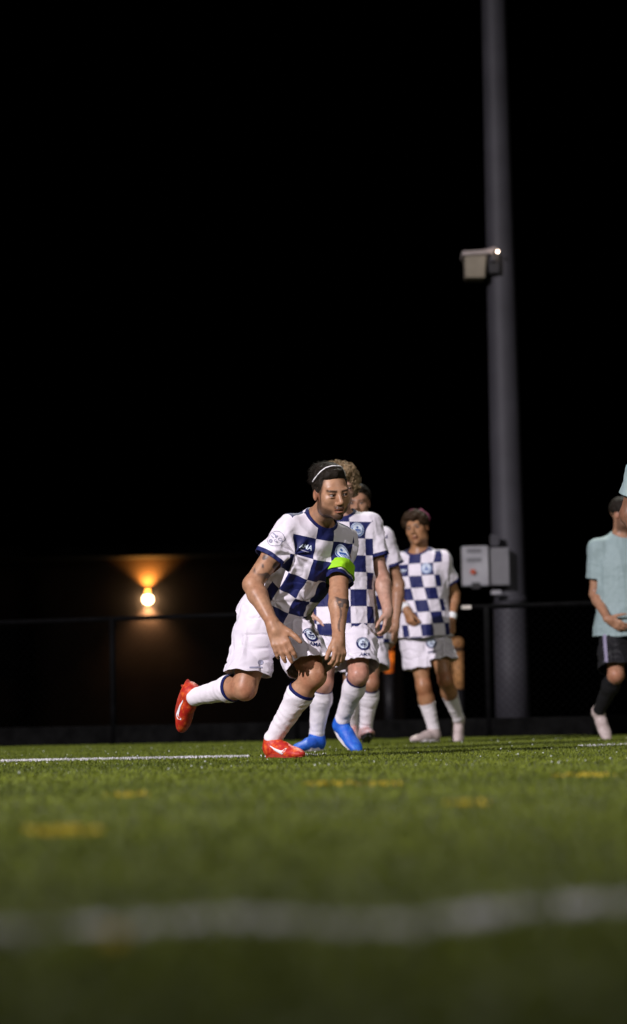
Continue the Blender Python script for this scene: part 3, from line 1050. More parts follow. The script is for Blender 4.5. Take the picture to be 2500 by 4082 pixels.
# ================================================================== the ground
def turf_shader():
    m, nt, b = new_mat("artificial_turf_base", (.03, .05, .012), .85, .15)
    tc = nt.nodes.new("ShaderNodeTexCoord")
    n = nnode(nt, "ShaderNodeTexNoise", Scale=1.3, Detail=8.0, Roughness=.7)
    nt.links.new(tc.outputs["Object"], n.inputs["Vector"])
    nt.links.new(mixc(nt, X(nt, n.outputs[0]), (.032, .040, .005), (.070, .082, .012)), b.inputs["Base Color"])
    return m


def blade_shader(name, c1, c2, var=.5):
    m, nt, b = new_mat(name, c1, .6, .2)
    g = nt.nodes.new("ShaderNodeNewGeometry")
    n = nnode(nt, "ShaderNodeTexNoise", Scale=2.2, Detail=5.0, Roughness=.65)
    nt.links.new(g.outputs["Position"], n.inputs["Vector"])
    a = attr(nt, "Col"); sp = nt.nodes.new("ShaderNodeSeparateColor"); nt.links.new(a.outputs["Color"], sp.inputs[0])
    mp = nt.nodes.new("ShaderNodeMapping"); mp.inputs["Scale"].default_value = (.35, .8, 1); nt.links.new(g.outputs["Position"], mp.inputs[0])
    n3 = nnode(nt, "ShaderNodeTexNoise", Scale=1.0, Detail=3.0); nt.links.new(mp.outputs[0], n3.inputs["Vector"])
    f = X(nt, n.outputs[0]) * 1.0 + X(nt, n3.outputs[0]) * 1.5 + X(nt, sp.outputs[0]) * .5 - 1.05
    nt.links.new(mixc(nt, f, c1, c2), b.inputs["Base Color"])
    return m


EDGE_Y = 21.6
MAT['turf'] = turf_shader()
MAT['blade'] = blade_shader("turf_blades", (.056, .077, .006), (.166, .202, .020))
MAT['blade_white'] = blade_shader("white_painted_blades", (.50, .50, .50), (.75, .74, .76))
MAT['blade_yellow'] = blade_shader("yellow_painted_blades", (.42, .30, .02), (.62, .46, .04))
MAT['dark_ground'] = noise_mat("dark_gravel_path", (.006, .006, .006), (.010, .010, .009), 3.0, .9, .1)

gr = mesh_obj("ground", [(-250, -60, -.012), (250, -60, -.012), (250, 400, -.012), (-250, 400, -.012)], [(0, 1, 2, 3)], MAT['dark_ground'], smooth=False)
tag(gr, kind='structure')
pitch = mesh_obj("football_pitch", [(-40, -40, 0), (40, -40, 0), (40, EDGE_Y, 0), (-40, EDGE_Y, 0)], [(0, 1, 2, 3)], MAT['turf'], smooth=False)
tag(pitch, kind='structure')


def blades(x, y, hgt, wid, seed, lean=.55):
    """one bent blade of two faces at each point"""
    r = np.random.default_rng(seed); n = len(x)
    a = r.random(n) * 6.283; l = lean * (.2 + r.random(n)); H = hgt * (.6 + .7 * r.random(n)); W = wid * (.6 + .8 * r.random(n))
    ca, sa = np.cos(a), np.sin(a); la = a + r.normal(size=n) * 1.0 + 1.57
    lx, ly = np.cos(la), np.sin(la)
    V = np.zeros((n, 5, 3))
    for k, (t, w) in enumerate(((0, 1), (0, -1), (.55, .8), (.55, -.8), (1, 0))):
        V[:, k, 0] = x + ca * W * w * .5 + lx * l * H * t ** 2
        V[:, k, 1] = y + sa * W * w * .5 + ly * l * H * t ** 2
        V[:, k, 2] = H * t * (1 - .25 * l * t)
    i = np.arange(n)[:, None] * 5
    T = np.concatenate([i + np.array([[0, 1, 3]]), i + np.array([[0, 3, 2]]), i + np.array([[2, 3, 4]])])
    c = np.repeat(r.random(n), 5)
    return V.reshape(-1, 3), T, np.stack([c, c, c], 1)


# turf blades: denser close to the camera, where one looks down into the pile
r_ = np.random.default_rng(5); GX, GY = [], []
for y0, y1, dens in ((.7, 2.2, 9000), (2.2, 4.5, 4200), (4.5, 9, 2300), (9, 15, 1900), (15, EDGE_Y, 1300)):
    hw = .16 * y1 + 1.1; n = int((y1 - y0) * 2 * hw * dens)
    GX.append((r_.random(n) * 2 - 1) * hw); GY.append(y0 + (y1 - y0) * r_.random(n))
GX, GY = np.concatenate(GX), np.concatenate(GY)
V, T, C = blades(GX, GY, .0125, .0042, 9, .9)
grass = mesh_obj("grass", V, T, MAT['blade'], colors=C)
tag(grass, 'short green artificial grass blades covering the pitch', 'grass', kind='stuff')


def ground_px(x, y):
    d = Fw + (x - 1250) / FPX * Rr + (2041 - y) / FPX * Uu
    return (CAMP + d * (-(CAM_H - .008) / d[2]))[:2]     # seen at the tips of the blades


def paint_line(name, pts, width, dens, mat, label, hgt=.014, seed=1, patchy=.5, pscale=3.0):
    pts = np.array(pts, float); r = np.random.default_rng(seed); X_, Y_ = [], []
    for a, b in zip(pts[:-1], pts[1:]):
        L = np.linalg.norm(b - a); n = int(L * width * dens); t = r.random(n); w = (r.random(n) - .5) * width
        nn = np.array([-(b - a)[1], (b - a)[0]]) / L; p = a + t[:, None] * (b - a) + w[:, None] * nn
        X_.append(p[:, 0]); Y_.append(p[:, 1])
    x, y = np.concatenate(X_), np.concatenate(Y_)
    k = vnoise(np.stack([x, y, x * 0], 1), pscale, seed) > patchy
    V, T, C = blades(x[k], y[k], hgt, .0045, seed)
    o = mesh_obj(name, V, T, MAT[mat], colors=C)
    tag(o, label, 'pitch marking', kind='structure')
    return o


P2 = lambda x, y: tuple(ground_px(x, y))
paint_line("pitch_line", [P2(-500, 3042), P2(990, 3014)], .11, 26000, 'blade_white', 'white painted line on the turf behind the raised red boot', seed=2, patchy=.42, pscale=7, hgt=.0155)
paint_line("pitch_line", [P2(990, 3014), P2(1300, 3004), P2(2900, 2952)], .07, 4500, 'blade_white', 'faint broken end of the white line beyond the blue boots', seed=3, patchy=.62, pscale=3)
paint_line("pitch_line", [P2(-300, 3728), P2(420, 3688), P2(950, 3652), P2(1250, 3672), P2(1600, 3690)], .026, 36000, 'blade_white', 'wide blurred white line across the near turf, left stretch', seed=4, patchy=.32, pscale=9, hgt=.0135)
paint_line("pitch_line", [P2(1600, 3690), P2(1800, 3664), P2(1950, 3628)], .05, 20000, 'blade_white', 'worn faint stretch joining the blurred near white lines', seed=6, patchy=.5, pscale=6, hgt=.0135)
paint_line("pitch_line", [P2(1950, 3628), P2(2300, 3600), P2(2700, 3570)], .026, 48000, 'blade_white', 'blurred white line across the near turf, right stretch', seed=5, patchy=.22, pscale=9, hgt=.0135)
for i, (x0, y0, x1, y1, w, lb) in enumerate([
        (150, 3310, 345, 3302, .16, 'yellow paint mark on the turf, nearest the left edge'),
        (440, 3164, 565, 3160, .14, 'small yellow paint mark below the white line at left'),
        (1220, 3120, 1380, 3118, .16, 'pale yellow paint mark below the blue boots'),
        (1460, 3122, 1570, 3118, .14, 'short yellow paint mark right of centre on the turf'),
        (1780, 3196, 1945, 3192, .12, 'yellow paint mark on the turf at right'),
        (2270, 3090, 2460, 3080, .16, 'faint yellow paint mark near the right edge'),
        (400, 3728, 590, 3720, .05, 'blurred yellow paint mark on the near white line')]):
    paint_line("paint_mark", [P2(x0, y0), P2(x1, y1)], w, 16000 if i == 0 else 4500 if i < 6 else 40000, 'blade_yellow', lb, seed=20 + i, patchy=.40, pscale=8, hgt=.014)

# crumbs of infill and water drops that glint among the blades
MAT['crumb'] = noise_mat("pale_infill_crumb", (.42, .45, .40), (.7, .75, .7), 60, .2, .6)
r_ = np.random.default_rng(12); V, Fs = [], []
mb = MB()
for i in range(260):
    y = 9.0 + 9.5 * r_.random() ** 1.2; x = (r_.random() - .5) * (.30 * y + .4); s_ = .002 + .0035 * r_.random() ** 3; z = .008 + .010 * r_.random()
    mb.add([(x + s_, y, z), (x - s_, y, z), (x, y + s_, z), (x, y - s_, z), (x, y, z + s_), (x, y, z - s_)],
           [(0, 2, 4), (2, 1, 4), (1, 3, 4), (3, 0, 4), (2, 0, 5), (1, 2, 5), (3, 1, 5), (0, 3, 5)])
tag(mb.build("infill_crumbs", MAT['crumb']), 'pale infill crumbs and drops glinting in the turf', 'crumbs', kind='stuff')

# ================================================================== the fence
MAT['black_steel'] = noise_mat("black_coated_steel", (.002, .002, .0022), (.004, .004, .0045), 12, .8, .06)
MAT['board'] = noise_mat("dark_kickboard", (.003, .003, .003), (.006, .006, .006), 9, .95, .03)
MAT['galv'] = noise_mat("galvanised_steel", (.042, .041, .048), (.054, .053, .062), 2.5, .6, .3, metal=.1)
FL, FR = pix(-350, 2497 - .0, 22.9), pix(2850, 2385, 20.9)      # the top rail, seen end to end
FL, FR = np.array(FL), np.array(FR)
FL[2] = FR[2] = (FL[2] + FR[2]) / 2
RAILZ = FL[2]
fence = empty("chain_link_fence", (0, 22, 0)); fb = np.array([0, 22, 0.])
tag(fence, 'low black chain link fence with a steel top rail behind the players', 'fence')
MB().tube([FL, FR], .021, 10).build("top_rail", MAT['black_steel'], fence, True, rel=fb)
fd = nrm((FR - FL) * np.array([1, 1, 0])); fn = np.array([-fd[1], fd[0], 0]); FLEN = np.linalg.norm((FR - FL)[:2])
npost = 5
for i in range(npost):
    p = FL + fd * (.25 + (FLEN - .5) * i / (npost - 1))
    MB().tube([(p[0], p[1], -.01), (p[0], p[1], RAILZ)], .028, 10).build("post", MAT['black_steel'], fence, True, rel=fb)
c = (FL + FR) / 2
MB().box((c[0], c[1], .085), (FLEN, .03, .17), (fd, fn, (0, 0, 1))).build("kickboard", MAT['board'], fence, rel=fb, bevel=.004)
mb = MB(); pitchw = .05; Hh = RAILZ - .17
k = -Hh
while k < FLEN:
    for sgn in (1, -1):
        a0, z0 = (k, 0) if sgn > 0 else (k, Hh)
        ta = max(0, -k); tb = min(Hh, FLEN - k)
        if tb - ta < .02: continue
        pa = FL * np.array([1, 1, 0]) + fd * (k + ta) + fn * .002 * sgn; pb = FL * np.array([1, 1, 0]) + fd * (k + tb) + fn * .002 * sgn
        pa[2] = .17 + (ta if sgn > 0 else Hh - ta); pb[2] = .17 + (tb if sgn > 0 else Hh - tb)
        mb.tube([pa, pb], .0012, 3, False)
    k += pitchw * 1.414
o = mb.build("chain_link_mesh", MAT['black_steel'], fence, rel=fb); tag(o, kind='stuff')
# pale tie label on the rail
MAT['pale_plastic'] = noise_mat("pale_plastic", (.45, .42, .36), (.6, .56, .5), 10, .5)
q = np.array(pix(1862, 2420, 21.45)); q[2] = RAILZ
MB().box(q - fn * .024, (.085, .006, .03), (fd, fn, (0, 0, 1))).build("rail_tag", MAT['pale_plastic'], fence, rel=fb)

# ================================================================== the light mast
PY = 25.5
pb_, pt_ = np.array(pix(2046, 2880, PY)), np.array(pix(1966, 0, PY))
PX = (pb_[0] + pt_[0]) / 2
mast = empty("floodlight_mast", (PX, PY, 0)); mrel = np.array([PX, PY, 0.])
tag(mast, 'tall tapered grey steel floodlight mast behind the fence', 'mast')
TOP = 16.0
zs = np.linspace(0, TOP, 24)
MB().tube([(PX, PY, z - .02) for z in zs], [.182 - .0065 * z for z in zs], 28).build("pole", MAT['galv'], mast, True, rel=mrel)
MB().tube([(PX, PY, -.01), (PX, PY, .05)], [.26, .26], 24).build("base_flange", MAT['galv'], mast, rel=mrel)
zc = pix(2030, 2392, PY)[2]
MB().tube([(PX, PY, zc - .035), (PX, PY, zc + .035)], .182 - .0065 * zc + .010, 24).build("clamp_band", MAT['galv'], mast, True, rel=mrel)
MB().box((PX, PY, TOP), (2.6, .10, .10)).build("crossarm", MAT['galv'], mast, rel=mrel)
MAT['lamp_face'], _, _ = new_mat("floodlight_glass", (.8, .8, .8), .2, .5, 0, (1, .95, .9), 12)
for i in range(4):
    x = PX - 1.05 + .7 * i
    hd_ = MB().box((x, PY - .16, TOP - .28), (.46, .22, .40), ((1, 0, 0), (0, .83, -.56), (0, .56, .83))).build("lamp_head", MAT['black_steel'], mast, rel=mrel, bevel=.01)
    MB().box((x, PY - .16 - .11 * .83 - .004, TOP - .28 + .11 * -.56 * -1 * -1 - .0), (.40, .006, .33), ((1, 0, 0), (0, .83, -.56), (0, .56, .83))).build("lamp_glass", MAT['lamp_face'], hd_, rel=mrel)
spot("floodlight_beam", (PX, PY - .6, TOP - .5), (0.3, 12.5, 0), 9000, 62, .6, .5, (.98, 1.0, .90))

# beige box camera housing on the mast
MAT['beige'] = noise_mat("beige_housing_paint", (.22, .19, .14), (.28, .245, .185), 6, .55, .3)
MAT['beige_lit'] = noise_mat("lit_lid_beige", (.34, .29, .27), (.42, .36, .34), 6, .5, .3)  # paler than the housing: light falling on the lid, put into its colour
MAT['dark_plastic'] = noise_mat("dark_plastic", (.012, .012, .014), (.022, .02, .022), 8, .5, .4)
hz = pix(1905, 1060, PY - .15)
hb = np.array([hz[0], hz[1], hz[2]])
sC = FPX / (PY - .15)
cam_box = empty("camera_housing", hb); tag(cam_box, 'beige box housing with a lit lid bracketed high on the mast', 'camera')
def pm(x, y, Y=PY - .15): return np.array(pix(x, y, Y))
MB().box(pm(1893, 1070), (88 / sC, .26, 92 / sC), ((1, 0, -.03), (0, 1, 0), (0.03, 0, 1)), .88).build("housing", MAT['beige'], cam_box, rel=hb, bevel=.012)
MB().box(pm(1900, 1017), (122 / sC, .32, 18 / sC), ((1, 0, .05), (0, 1, 0), (-.05, 0, 1))).build("lid", MAT['beige_lit'], cam_box, rel=hb, bevel=.008)
MB().tube([pm(1925, 1004), pm(1972, 992), pm(1985, 1000)], .022, 10).build("bracket_arm", MAT['beige_lit'], cam_box, True, rel=hb)
MB().box(pm(1968, 1052), (44 / sC, .16, 86 / sC)).build("junction_box", MAT['dark_plastic'], cam_box, rel=hb, bevel=.008)
MB().box(pm(1964, 1030, PY - .26), (20 / sC, .05, 26 / sC)).build("cover_plate", MAT['galv'], cam_box, rel=hb, bevel=.004)
MAT['led'], _, _ = new_mat("status_lamp_glow", (.8, .7, .6), .3, .5, 0, (1, .78, .62), 26)
mb = MB(); mb.tube([pm(1984, 1003, PY - .34), pm(1984, 1003, PY - .32)], [.013, .013], 12)
mb.build("status_lamp", MAT['led'], cam_box, rel=hb)

# control cabinet on the mast
MAT['cab'] = noise_mat("light_grey_cabinet_paint", (.30, .30, .32), (.38, .38, .40), 5, .5, .4)
MAT['cab_side'] = noise_mat("grey_cabinet_side_paint", (.14, .14, .15), (.18, .18, .19), 5, .5, .4)
MAT['red_knob'] = noise_mat("red_switch_plastic", (.40, .06, .025), (.5, .09, .03), 8, .4)
KY = PY - .30; sK = FPX / KY
def pk(x, y, Y=KY): return np.array(pix(x, y, Y))
kb = pk(1930, 2260)
cab = empty("control_cabinet", kb); tag(cab, 'light grey control cabinet with a red switch strapped to the mast', 'cabinet')
MB().box(pk(1893, 2258), (104 / sK, .20, 158 / sK)).build("cabinet_box", MAT['cab'], cab, rel=kb, bevel=.008)
MB().box(pk(1988, 2260, KY + .06), (80 / sK, .20, 150 / sK)).build("side_cabinet", MAT['cab_side'], cab, rel=kb, bevel=.008)
for yv in (2195, 2232):
    MB().box(pk(1890, yv, KY - .102), (58 / sK, .012, 16 / sK)).build("vent", MAT['cab_side'], cab, rel=kb, bevel=.002)
MB().tube([pk(1886, 2279, KY - .10), pk(1886, 2279, KY - .14)], [.030, .026], 14).build("switch", MAT['red_knob'], cab, rel=kb)
MB().box(pk(1897, 2335, KY - .09), (34 / sK, .05, 26 / sK)).build("cable_gland", MAT['dark_plastic'], cab, rel=kb, bevel=.004)
MB().box(pk(1972, 2155, KY), (36 / sK, .09, 46 / sK)).build("terminal_box", MAT['galv'], cab, rel=kb, bevel=.006)
MB().box(pk(1978, 2362, KY), (40 / sK, .06, 16 / sK)).build("bracket", MAT['cab'], cab, rel=kb, bevel=.004)

# ================================================================== building with the wall lamp
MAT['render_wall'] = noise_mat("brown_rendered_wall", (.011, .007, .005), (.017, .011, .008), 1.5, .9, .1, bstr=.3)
MAT['roof'] = noise_mat("dark_roof_sheet", (.004, .004, .004), (.007, .007, .007), 2, .95, .02)
BY = 44.0
wl = np.array(pix(590, 2368, BY))
eave = pix(590, 2226, BY)[2]
bx0, bx1 = pix(-600, 2400, BY)[0], pix(1600, 2400, BY)[0]
bld = empty("clubhouse", ((bx0 + bx1) / 2, BY + 3, 0)); brel = np.array([(bx0 + bx1) / 2, BY + 3, 0])
tag(bld, 'dark brown clubhouse wall in the distance lit by one lamp', 'building')
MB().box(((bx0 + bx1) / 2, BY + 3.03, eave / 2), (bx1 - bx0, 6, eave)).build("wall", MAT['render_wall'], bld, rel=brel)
MB().box(((bx0 + bx1) / 2, BY + 2.8, eave + .10), (bx1 - bx0 + .6, 7.2, .2)).build("roof", MAT['roof'], bld, rel=brel)
MB().box((wl[0] + 3.2, BY + .02, 1.05), (.95, .06, 2.1)).build("door", MAT['roof'], bld, rel=brel, bevel=.01)
MB().box((wl[0] - 2.6, BY + .02, 1.5), (1.1, .06, .9)).build("window", MAT['roof'], bld, rel=brel, bevel=.01)
lamp = empty("wall_lamp", wl); tag(lamp, 'glowing up and down wall lamp on the dark clubhouse wall', 'lamp')
lz = np.array([wl[0], BY - .065, wl[2]])
MB().tube([lz + (0, 0, -.035), lz + (0, 0, .035)], .045, 18).build("lamp_body", MAT['dark_plastic'], lamp, True, rel=wl)
MB().box(lz + (0, .055, 0), (.06, .07, .08)).build("wall_mount", MAT['dark_plastic'], lamp, rel=wl)
MAT['bulb_dn'], _, _ = new_mat("white_lamp_lens", (.9, .85, .75), .3, .5, 0, (1, .74, .42), 140)
MAT['bulb_up'], _, _ = new_mat("amber_lamp_lens", (.9, .7, .3), .3, .5, 0, (1, .42, .06), 16)
MB().tube([lz + (0, 0, -.035), lz + (0, 0, -.06), lz + (0, 0, -.14), lz + (0, 0, -.18)], [.05, .085, .085, .03], 16).build("lower_lens", MAT['bulb_dn'], lamp, True, rel=wl)
MB().tube([lz + (0, 0, .035), lz + (0, 0, .065)], [.04, .036], 16).build("upper_lens", MAT['bulb_up'], lamp, True, rel=wl)
spot("lamp_beam_up", lz + (0, 0, .075), lz + (0, .10, 1.2), 800, 116, 1.0, .02, (1, .40, .07))
spot("lamp_beam_down", lz + (0, 0, -.19), lz + (0, .16, -.9), 260, 120, 1.0, .02, (1, .58, .28))

# bollard lamps beyond the fence
def glow_mat(name, c1, c2, strength, scale):
    m, nt, b = new_mat(name, (.2, .1, .05), .5, .3)
    tc = nt.nodes.new("ShaderNodeTexCoord"); n = nnode(nt, "ShaderNodeTexNoise", Scale=scale, Detail=3.0)
    nt.links.new(tc.outputs["Object"], n.inputs["Vector"])
    mr = nnode(nt, "ShaderNodeMapRange"); mr.inputs[1].default_value = .36; mr.inputs[2].default_value = .66
    nt.links.new(n.outputs[0], mr.inputs[0])
    nt.links.new(mixc(nt, X(nt, mr.outputs[0]), c1, c2), b.inputs["Emission Color"]); b.inputs["Emission Strength"].default_value = strength
    return m


MAT['amber_glow'] = glow_mat("amber_lantern_glow", (.12, .012, .0), (1, .20, .006), 1.1, 9)
MAT['peach_glow'] = glow_mat("peach_lantern_glow", (.16, .07, .025), (.62, .30, .11), .40, 7)
def bollard(x, yt, yb, w, glow, label, Y=31.0):
    sB = FPX / Y; top = np.array(pix(x, yt, Y)); bot = np.array(pix(x, yb, Y))
    o = empty("bollard_lamp", (top[0], Y, 0)); rel = np.array([top[0], Y, 0]); tag(o, label, 'lamp', 'bollard lamps beyond the fence')
    r = w / sB / 2
    MB().tube([(top[0], Y, 0), (top[0], Y, bot[2])], r * .95, 16).build("post", MAT['dark_plastic'], o, True, rel=rel)
    MB().tube([(top[0], Y, bot[2]), (top[0], Y, top[2])], [r * .8, r], 16).build("lantern", MAT[glow], o, True, rel=rel)
    MB().tube([(top[0], Y, top[2]), (top[0], Y, top[2] + 16 / sB)], [r * .9, r * .9], 16).build("collar", MAT['dark_plastic'], o, True, rel=rel)
    MB().tube([(top[0], Y, top[2] + 16 / sB), (top[0], Y, top[2] + 50 / sB), (top[0], Y, top[2] + 56 / sB)], [r, r, r * .5], 16).build("cap_lens", MAT[glow], o, True, rel=rel)
    return o


bollard(1548, 2598, 2682, 42, 'amber_glow', 'bright amber bollard lamp seen between two players, behind the fence')
bollard(1823, 2598, 2745, 46, 'peach_glow', 'dim peach bollard lamp right of the player with taped wrists')

# ================================================================== the players
G = 'players in checked blue and white kit'
Z = lambda p, z: np.array([p[0], p[1], z])
p_ = lambda x, y, Y: np.array(pix(x, y, Y))

# ------------------------------------------------------------------ the running captain
yaw = math.radians(36); fdir = np.array([math.sin(yaw), -math.cos(yaw), 0]); ldir = np.array([math.cos(yaw), math.sin(yaw), 0])
A = dict(name='captain', h=.004, g=1.0, hs=1.04,
         label='player with lime armband and red boots running bent forward, thin white hairband', group=G,
         ag=1.12, lg=1.06, tw=.90, td=.95, pup=nrm((.46, -.38, 1)), pv=p_(1098, 2440, 12.08), ch=p_(1212, 2275, 11.98), nk=p_(1272, 2068, 11.91),
         shR=p_(1156, 2116, 11.86), shL=p_(1356, 2156, 12.04),
         elR=p_(1006, 2330, 11.80), wrR=p_(1088, 2488, 11.68), elL=p_(1350, 2366, 11.88), wrL=p_(1350, 2540, 11.75),
         hiR=p_(1036, 2462, 12.02), hiL=p_(1142, 2478, 12.12),
         knR=p_(976, 2742, 11.94), anR=p_(778, 2778, 12.24), knL=p_(1252, 2692, 11.80), anL=p_(1090, 2950, 11.98),
         head=p_(1319, 1966, 11.74), hax=head_axes(25, 11, -6), tone=(.36, .190, .110), beard=1.0, fr=1.14, fade=True, haircol=(.018, .012, .009),
         gaze=nrm((.68, -.72, .0)), kfR=nrm((.2, -.7, -.7)), kfL=nrm((.75, -.6, .1)),
         boots=('boot_red', 'sole_red', 'tick'), slv=.54, slv_loose=.001, loose=.026, hem=-.13, row0=-.036, sq=.090, raglan=.055, slvL=.76,
         short_len={'L': .86, 'R': .80}, flare=.112, sock_top=.23, fold=.024)
A['footL'] = (nrm((.62, -.78, -.02)), (0, 0, 1)); A['anL'][2] = .101
A['footR'] = (nrm(p_(712, 2925, 12.27) - p_(745, 2740, 12.18)), nrm(p_(800, 2765, 12.16) - p_(760, 2768, 12.24)))
A['handR'] = dict(A=p_(1132, 2600, 11.64) - A['wrR'], T=(1, -.1, .45), N=(.1, -1, .2), curl=(.26, .18, .22, .30), spread=.06, thumb=(.78, .60, .0), tcurl=.30, s=1.2)
A['handL'] = dict(A=p_(1356, 2625, 11.70) - A['wrL'], T=(-.75, -.55, .1), N=(.7, -.6, 0), curl=(.55, .6, .6, .62), spread=.02, thumb=(.85, .4, -.35), tcurl=.25)
A['fold_axis'] = nrm(nrm(A['nk'] - A['pv']) + .5 * nrm((.8, -.2, .1)))
A['pinch'] = [(p_(1170, 2205, 11.80), 9, .16, .008, (-.3, -1, 0)), (p_(1085, 2400, 11.95), 7, .17, .005, (.3, -1, 0)), (p_(1245, 2390, 11.85), 8, .15, .007, (.5, -1, 0))]


def tatt_upper(V):
    c = Cone(A['shR'], A['elR'], .05, .04); t = c.t(*xyz(V)); near = c.d(*xyz(V)) < .03
    side = smooth01((V - (A['shR'] + A['elR']) / 2) @ np.array([.45, -.85, -.2]), .005, .025)
    return near * smooth01(t, .5, .58) * (1 - smooth01(t, .80, .9)) * side * smooth01(vnoise(V, 42, 31), .42, .52)


def tatt_fore(V):
    c = Cone(A['elL'], A['wrL'], .04, .03); t = c.t(*xyz(V)); near = c.d(*xyz(V)) < .03
    band = (np.abs(t - .30 - .04 * np.sin(V[:, 0] * 60)) < .09) * smooth01((V - A['elL']) @ np.array([.9, .3, .0]), -.045, -.03)
    u = (V - A['elL']) @ np.array([1, .2, 0])
    line = (np.abs(u + .022 + .010 * np.sin(t * 9)) < .005) * (t > .3) * (t < .95)
    return near * np.maximum(band * smooth01(vnoise(V, 60, 8), .15, .3), line * .8)


A['tattoos'] = [tatt_upper, tatt_fore]
iA = person(A); root, base = iA['root'], iA['base']
# hair: swept back under the band, loose knot of curls on the crown
ax = A['hax']; HP = iA['HP']
ops_l = [((0, -.024, .052), (.077, .084, .076), 0, 1), ((0, -.020, .098), (.060, .070, .040), .03, 1), ((0, -.058, .080), (.055, .05, .05), .03, 1), ((0, .030, .092), (.054, .045, .030), .02, 1),
         ((0, -.080, -.005), (.055, .028, .055), .03, 1), ((.058, -.004, .045), (.020, .046, .046), .014, 1), ((-.058, -.004, .045), (.020, .046, .046), .014, 1), ((0, .095, .010), (.075, .050, .075), .015, -1), ((.085, .02, -.045), (.05, .06, .05), .015, -1), ((-.085, .02, -.045), (.05, .06, .05), .015, -1)]
hV, hT, hN = hair_cap(HP, A['hs'], ax, root, base, None, ops_l, .0042, .006, 34)
sel = rng.choice(len(hV), 2600)
top = ((hV[sel] - A['head']) @ ax[2]) > .05
sel = sel[top]
dd = -ax[1] * 1.0 + hN[sel] * .16 + rng.normal(size=(len(sel), 3)) * .22
sV, sT = strands(hV[sel], dd, .030, 5, .0010, .22, 3)
V, T = join([(hV, hT), (sV, sT)])
hair = mesh_obj("hair", V - base, T, MAT['hair_dark'], root)
# hairband: a thin elastic arc over the crown
arc = []
bv = BVHTree.FromPolygons(hV.tolist(), hT.tolist())
for i in range(41):
    th = math.radians(-84 + 168 * i / 40)
    dl = math.sin(th) * ax[0] + math.cos(th) * (ax[2] * .78 + ax[1] * .55)
    o_ = HP(0, -.020, .050)
    hit = bv.ray_cast(Vector(o_ + dl * .3), Vector(-dl), .4)[0]
    arc.append(np.array(hit) + dl * .003 if hit else o_ + dl * .085)
arc = np.array(arc)
for _ in range(3): arc[1:-1] = .25 * arc[:-2] + .5 * arc[1:-1] + .25 * arc[2:]
MB().tube(arc + nrm(ax[2]) * .002, .0032, 6).build("hairband", MAT['band'], root, True, rel=base)
# captain's armband on the left sleeve
cn = iA['sleeves'][0]
adir = nrm(cn.b - cn.a); Ls = np.linalg.norm(cn.b - cn.a)
band_ops = [(p, k, s) for p, k, s in iA['sops']]


def c_arm(P):
    t = cn.t(*xyz(P)); dS = cn.d(*xyz(P)); dT = iA['st'].d(*xyz(P))
    w = np.minimum((t - .65) * Ls, (.89 - t) * Ls)
    return np.where(dS < .05, w, -1)


arm_c = Cone(cn.a, cn.a + adir * (Ls + .05), cn.ra + .011, cn.rb + .012)
V0, V1, T = cloth([(arm_c, 0, 1)], .004, lambda P, N: iA['disp'](P, N) * .9, [c_arm], 1)
o = mesh_obj("captain_armband", V1 - base, T, MAT['lime'], root)
sd_ = o.modifiers.new("thick", 'SOLIDIFY'); sd_.thickness = .003
# prints
def shirt_print(i, ucol, vrow):
    """surface point of the jersey where pattern coordinates are (ucol, vrow)"""
    d = (i['pat'][:, 0] - ucol) ** 2 + (i['pat'][:, 1] - vrow) ** 2 + (i['pat'][:, 2] < 0) * 10
    return i['sV'][np.argmin(d)]


def kit_prints(i, crest_R=.040):
    b = i['base']
    up, lat, fr = i['up'], i['latC'], i['frC']
    c = shirt_print(i, .95, 1.46); n = nrm(fr + lat * .35)
    crest(Decal(i['sV'], i['sT'], c, lat, up, n), i['shirt'], b, crest_R)
    c = shirt_print(i, -1, 1.5); n = nrm(fr - lat * .35); d = Decal(i['sV'], i['sT'], c, lat, up, n)
    d.put("maker_lettering", [text_mesh("AMA", .030, .25)], MAT['ice'], i['shirt'], b)
    d.put("maker_underline", [rect2d(-.022, -.022, .022, -.018, 6, 1)], MAT['grey_print'], i['shirt'], b)


def shorts_prints(i, c, n, U, Vv, R=.040):
    d = Decal(i['pV'], i['pT'], c, U, Vv, n); crest(d, i['shorts'], i['base'], R, True)
    c2 = np.asarray(c) - nrm(Vv) * (R + .028); d2 = Decal(i['pV'], i['pT'], c2, U, Vv, n)
    d2.put("maker_lettering", [text_mesh("AMA", .030, .25)], MAT['navy'], i['shorts'], i['base'])


kit_prints(iA, .037)
thL = nrm(A['hiL'] - A['knL'])
shorts_prints(iA, p_(1250, 2528, 11.83), (.35, -.95, .05), (.95, .3, -.15), thL + np.array([0, 0, .3]), .036)
c = p_(1020, 2660, 11.85); d = Decal(iA['pV'], iA['pT'], c, (1, .2, 0), (0, 0, 1), (-.1, -1, 0))
d.put("sponsor_print", [disc2d(.001, .013, 12, (.022, .024), 1), rect2d(-.03, -.004, .03, .004, 6, 1)], MAT['grey_print'], iA['shorts'], base)
# round sponsor patch on the right sleeve
c = p_(1110, 2152, 11.80); n = nrm((-.45, -.88, .15)); U = nrm((.8, 0, -.62)); d = Decal(iA['sV'], iA['sT'], c, U, (.5, 0, .85), n)
d.put("sleeve_patch_ring", [disc2d(.0385, .0400, 40, m=1)], MAT['navy'], iA['shirt'], base)
d.put("sleeve_patch_print", [rect2d(-.030, .010, .000, .016, 5, 1), rect2d(-.026, -.004, -.004, .001, 4, 1), disc2d(.004, .010, 14, (-.008, -.022), 1)], MAT['grey_print'], iA['shirt'], base)
t_, f_ = text_mesh("& Co", .020); t2, f2 = text_mesh("Co", .016)
d.put("sleeve_patch_lettering", [(t_ + np.array([.017, .011]), f_), (t2 + np.array([.014, -.006]), f2)], MAT['grey_print'], iA['shirt'], base)
print("captain", time.time() - T0)

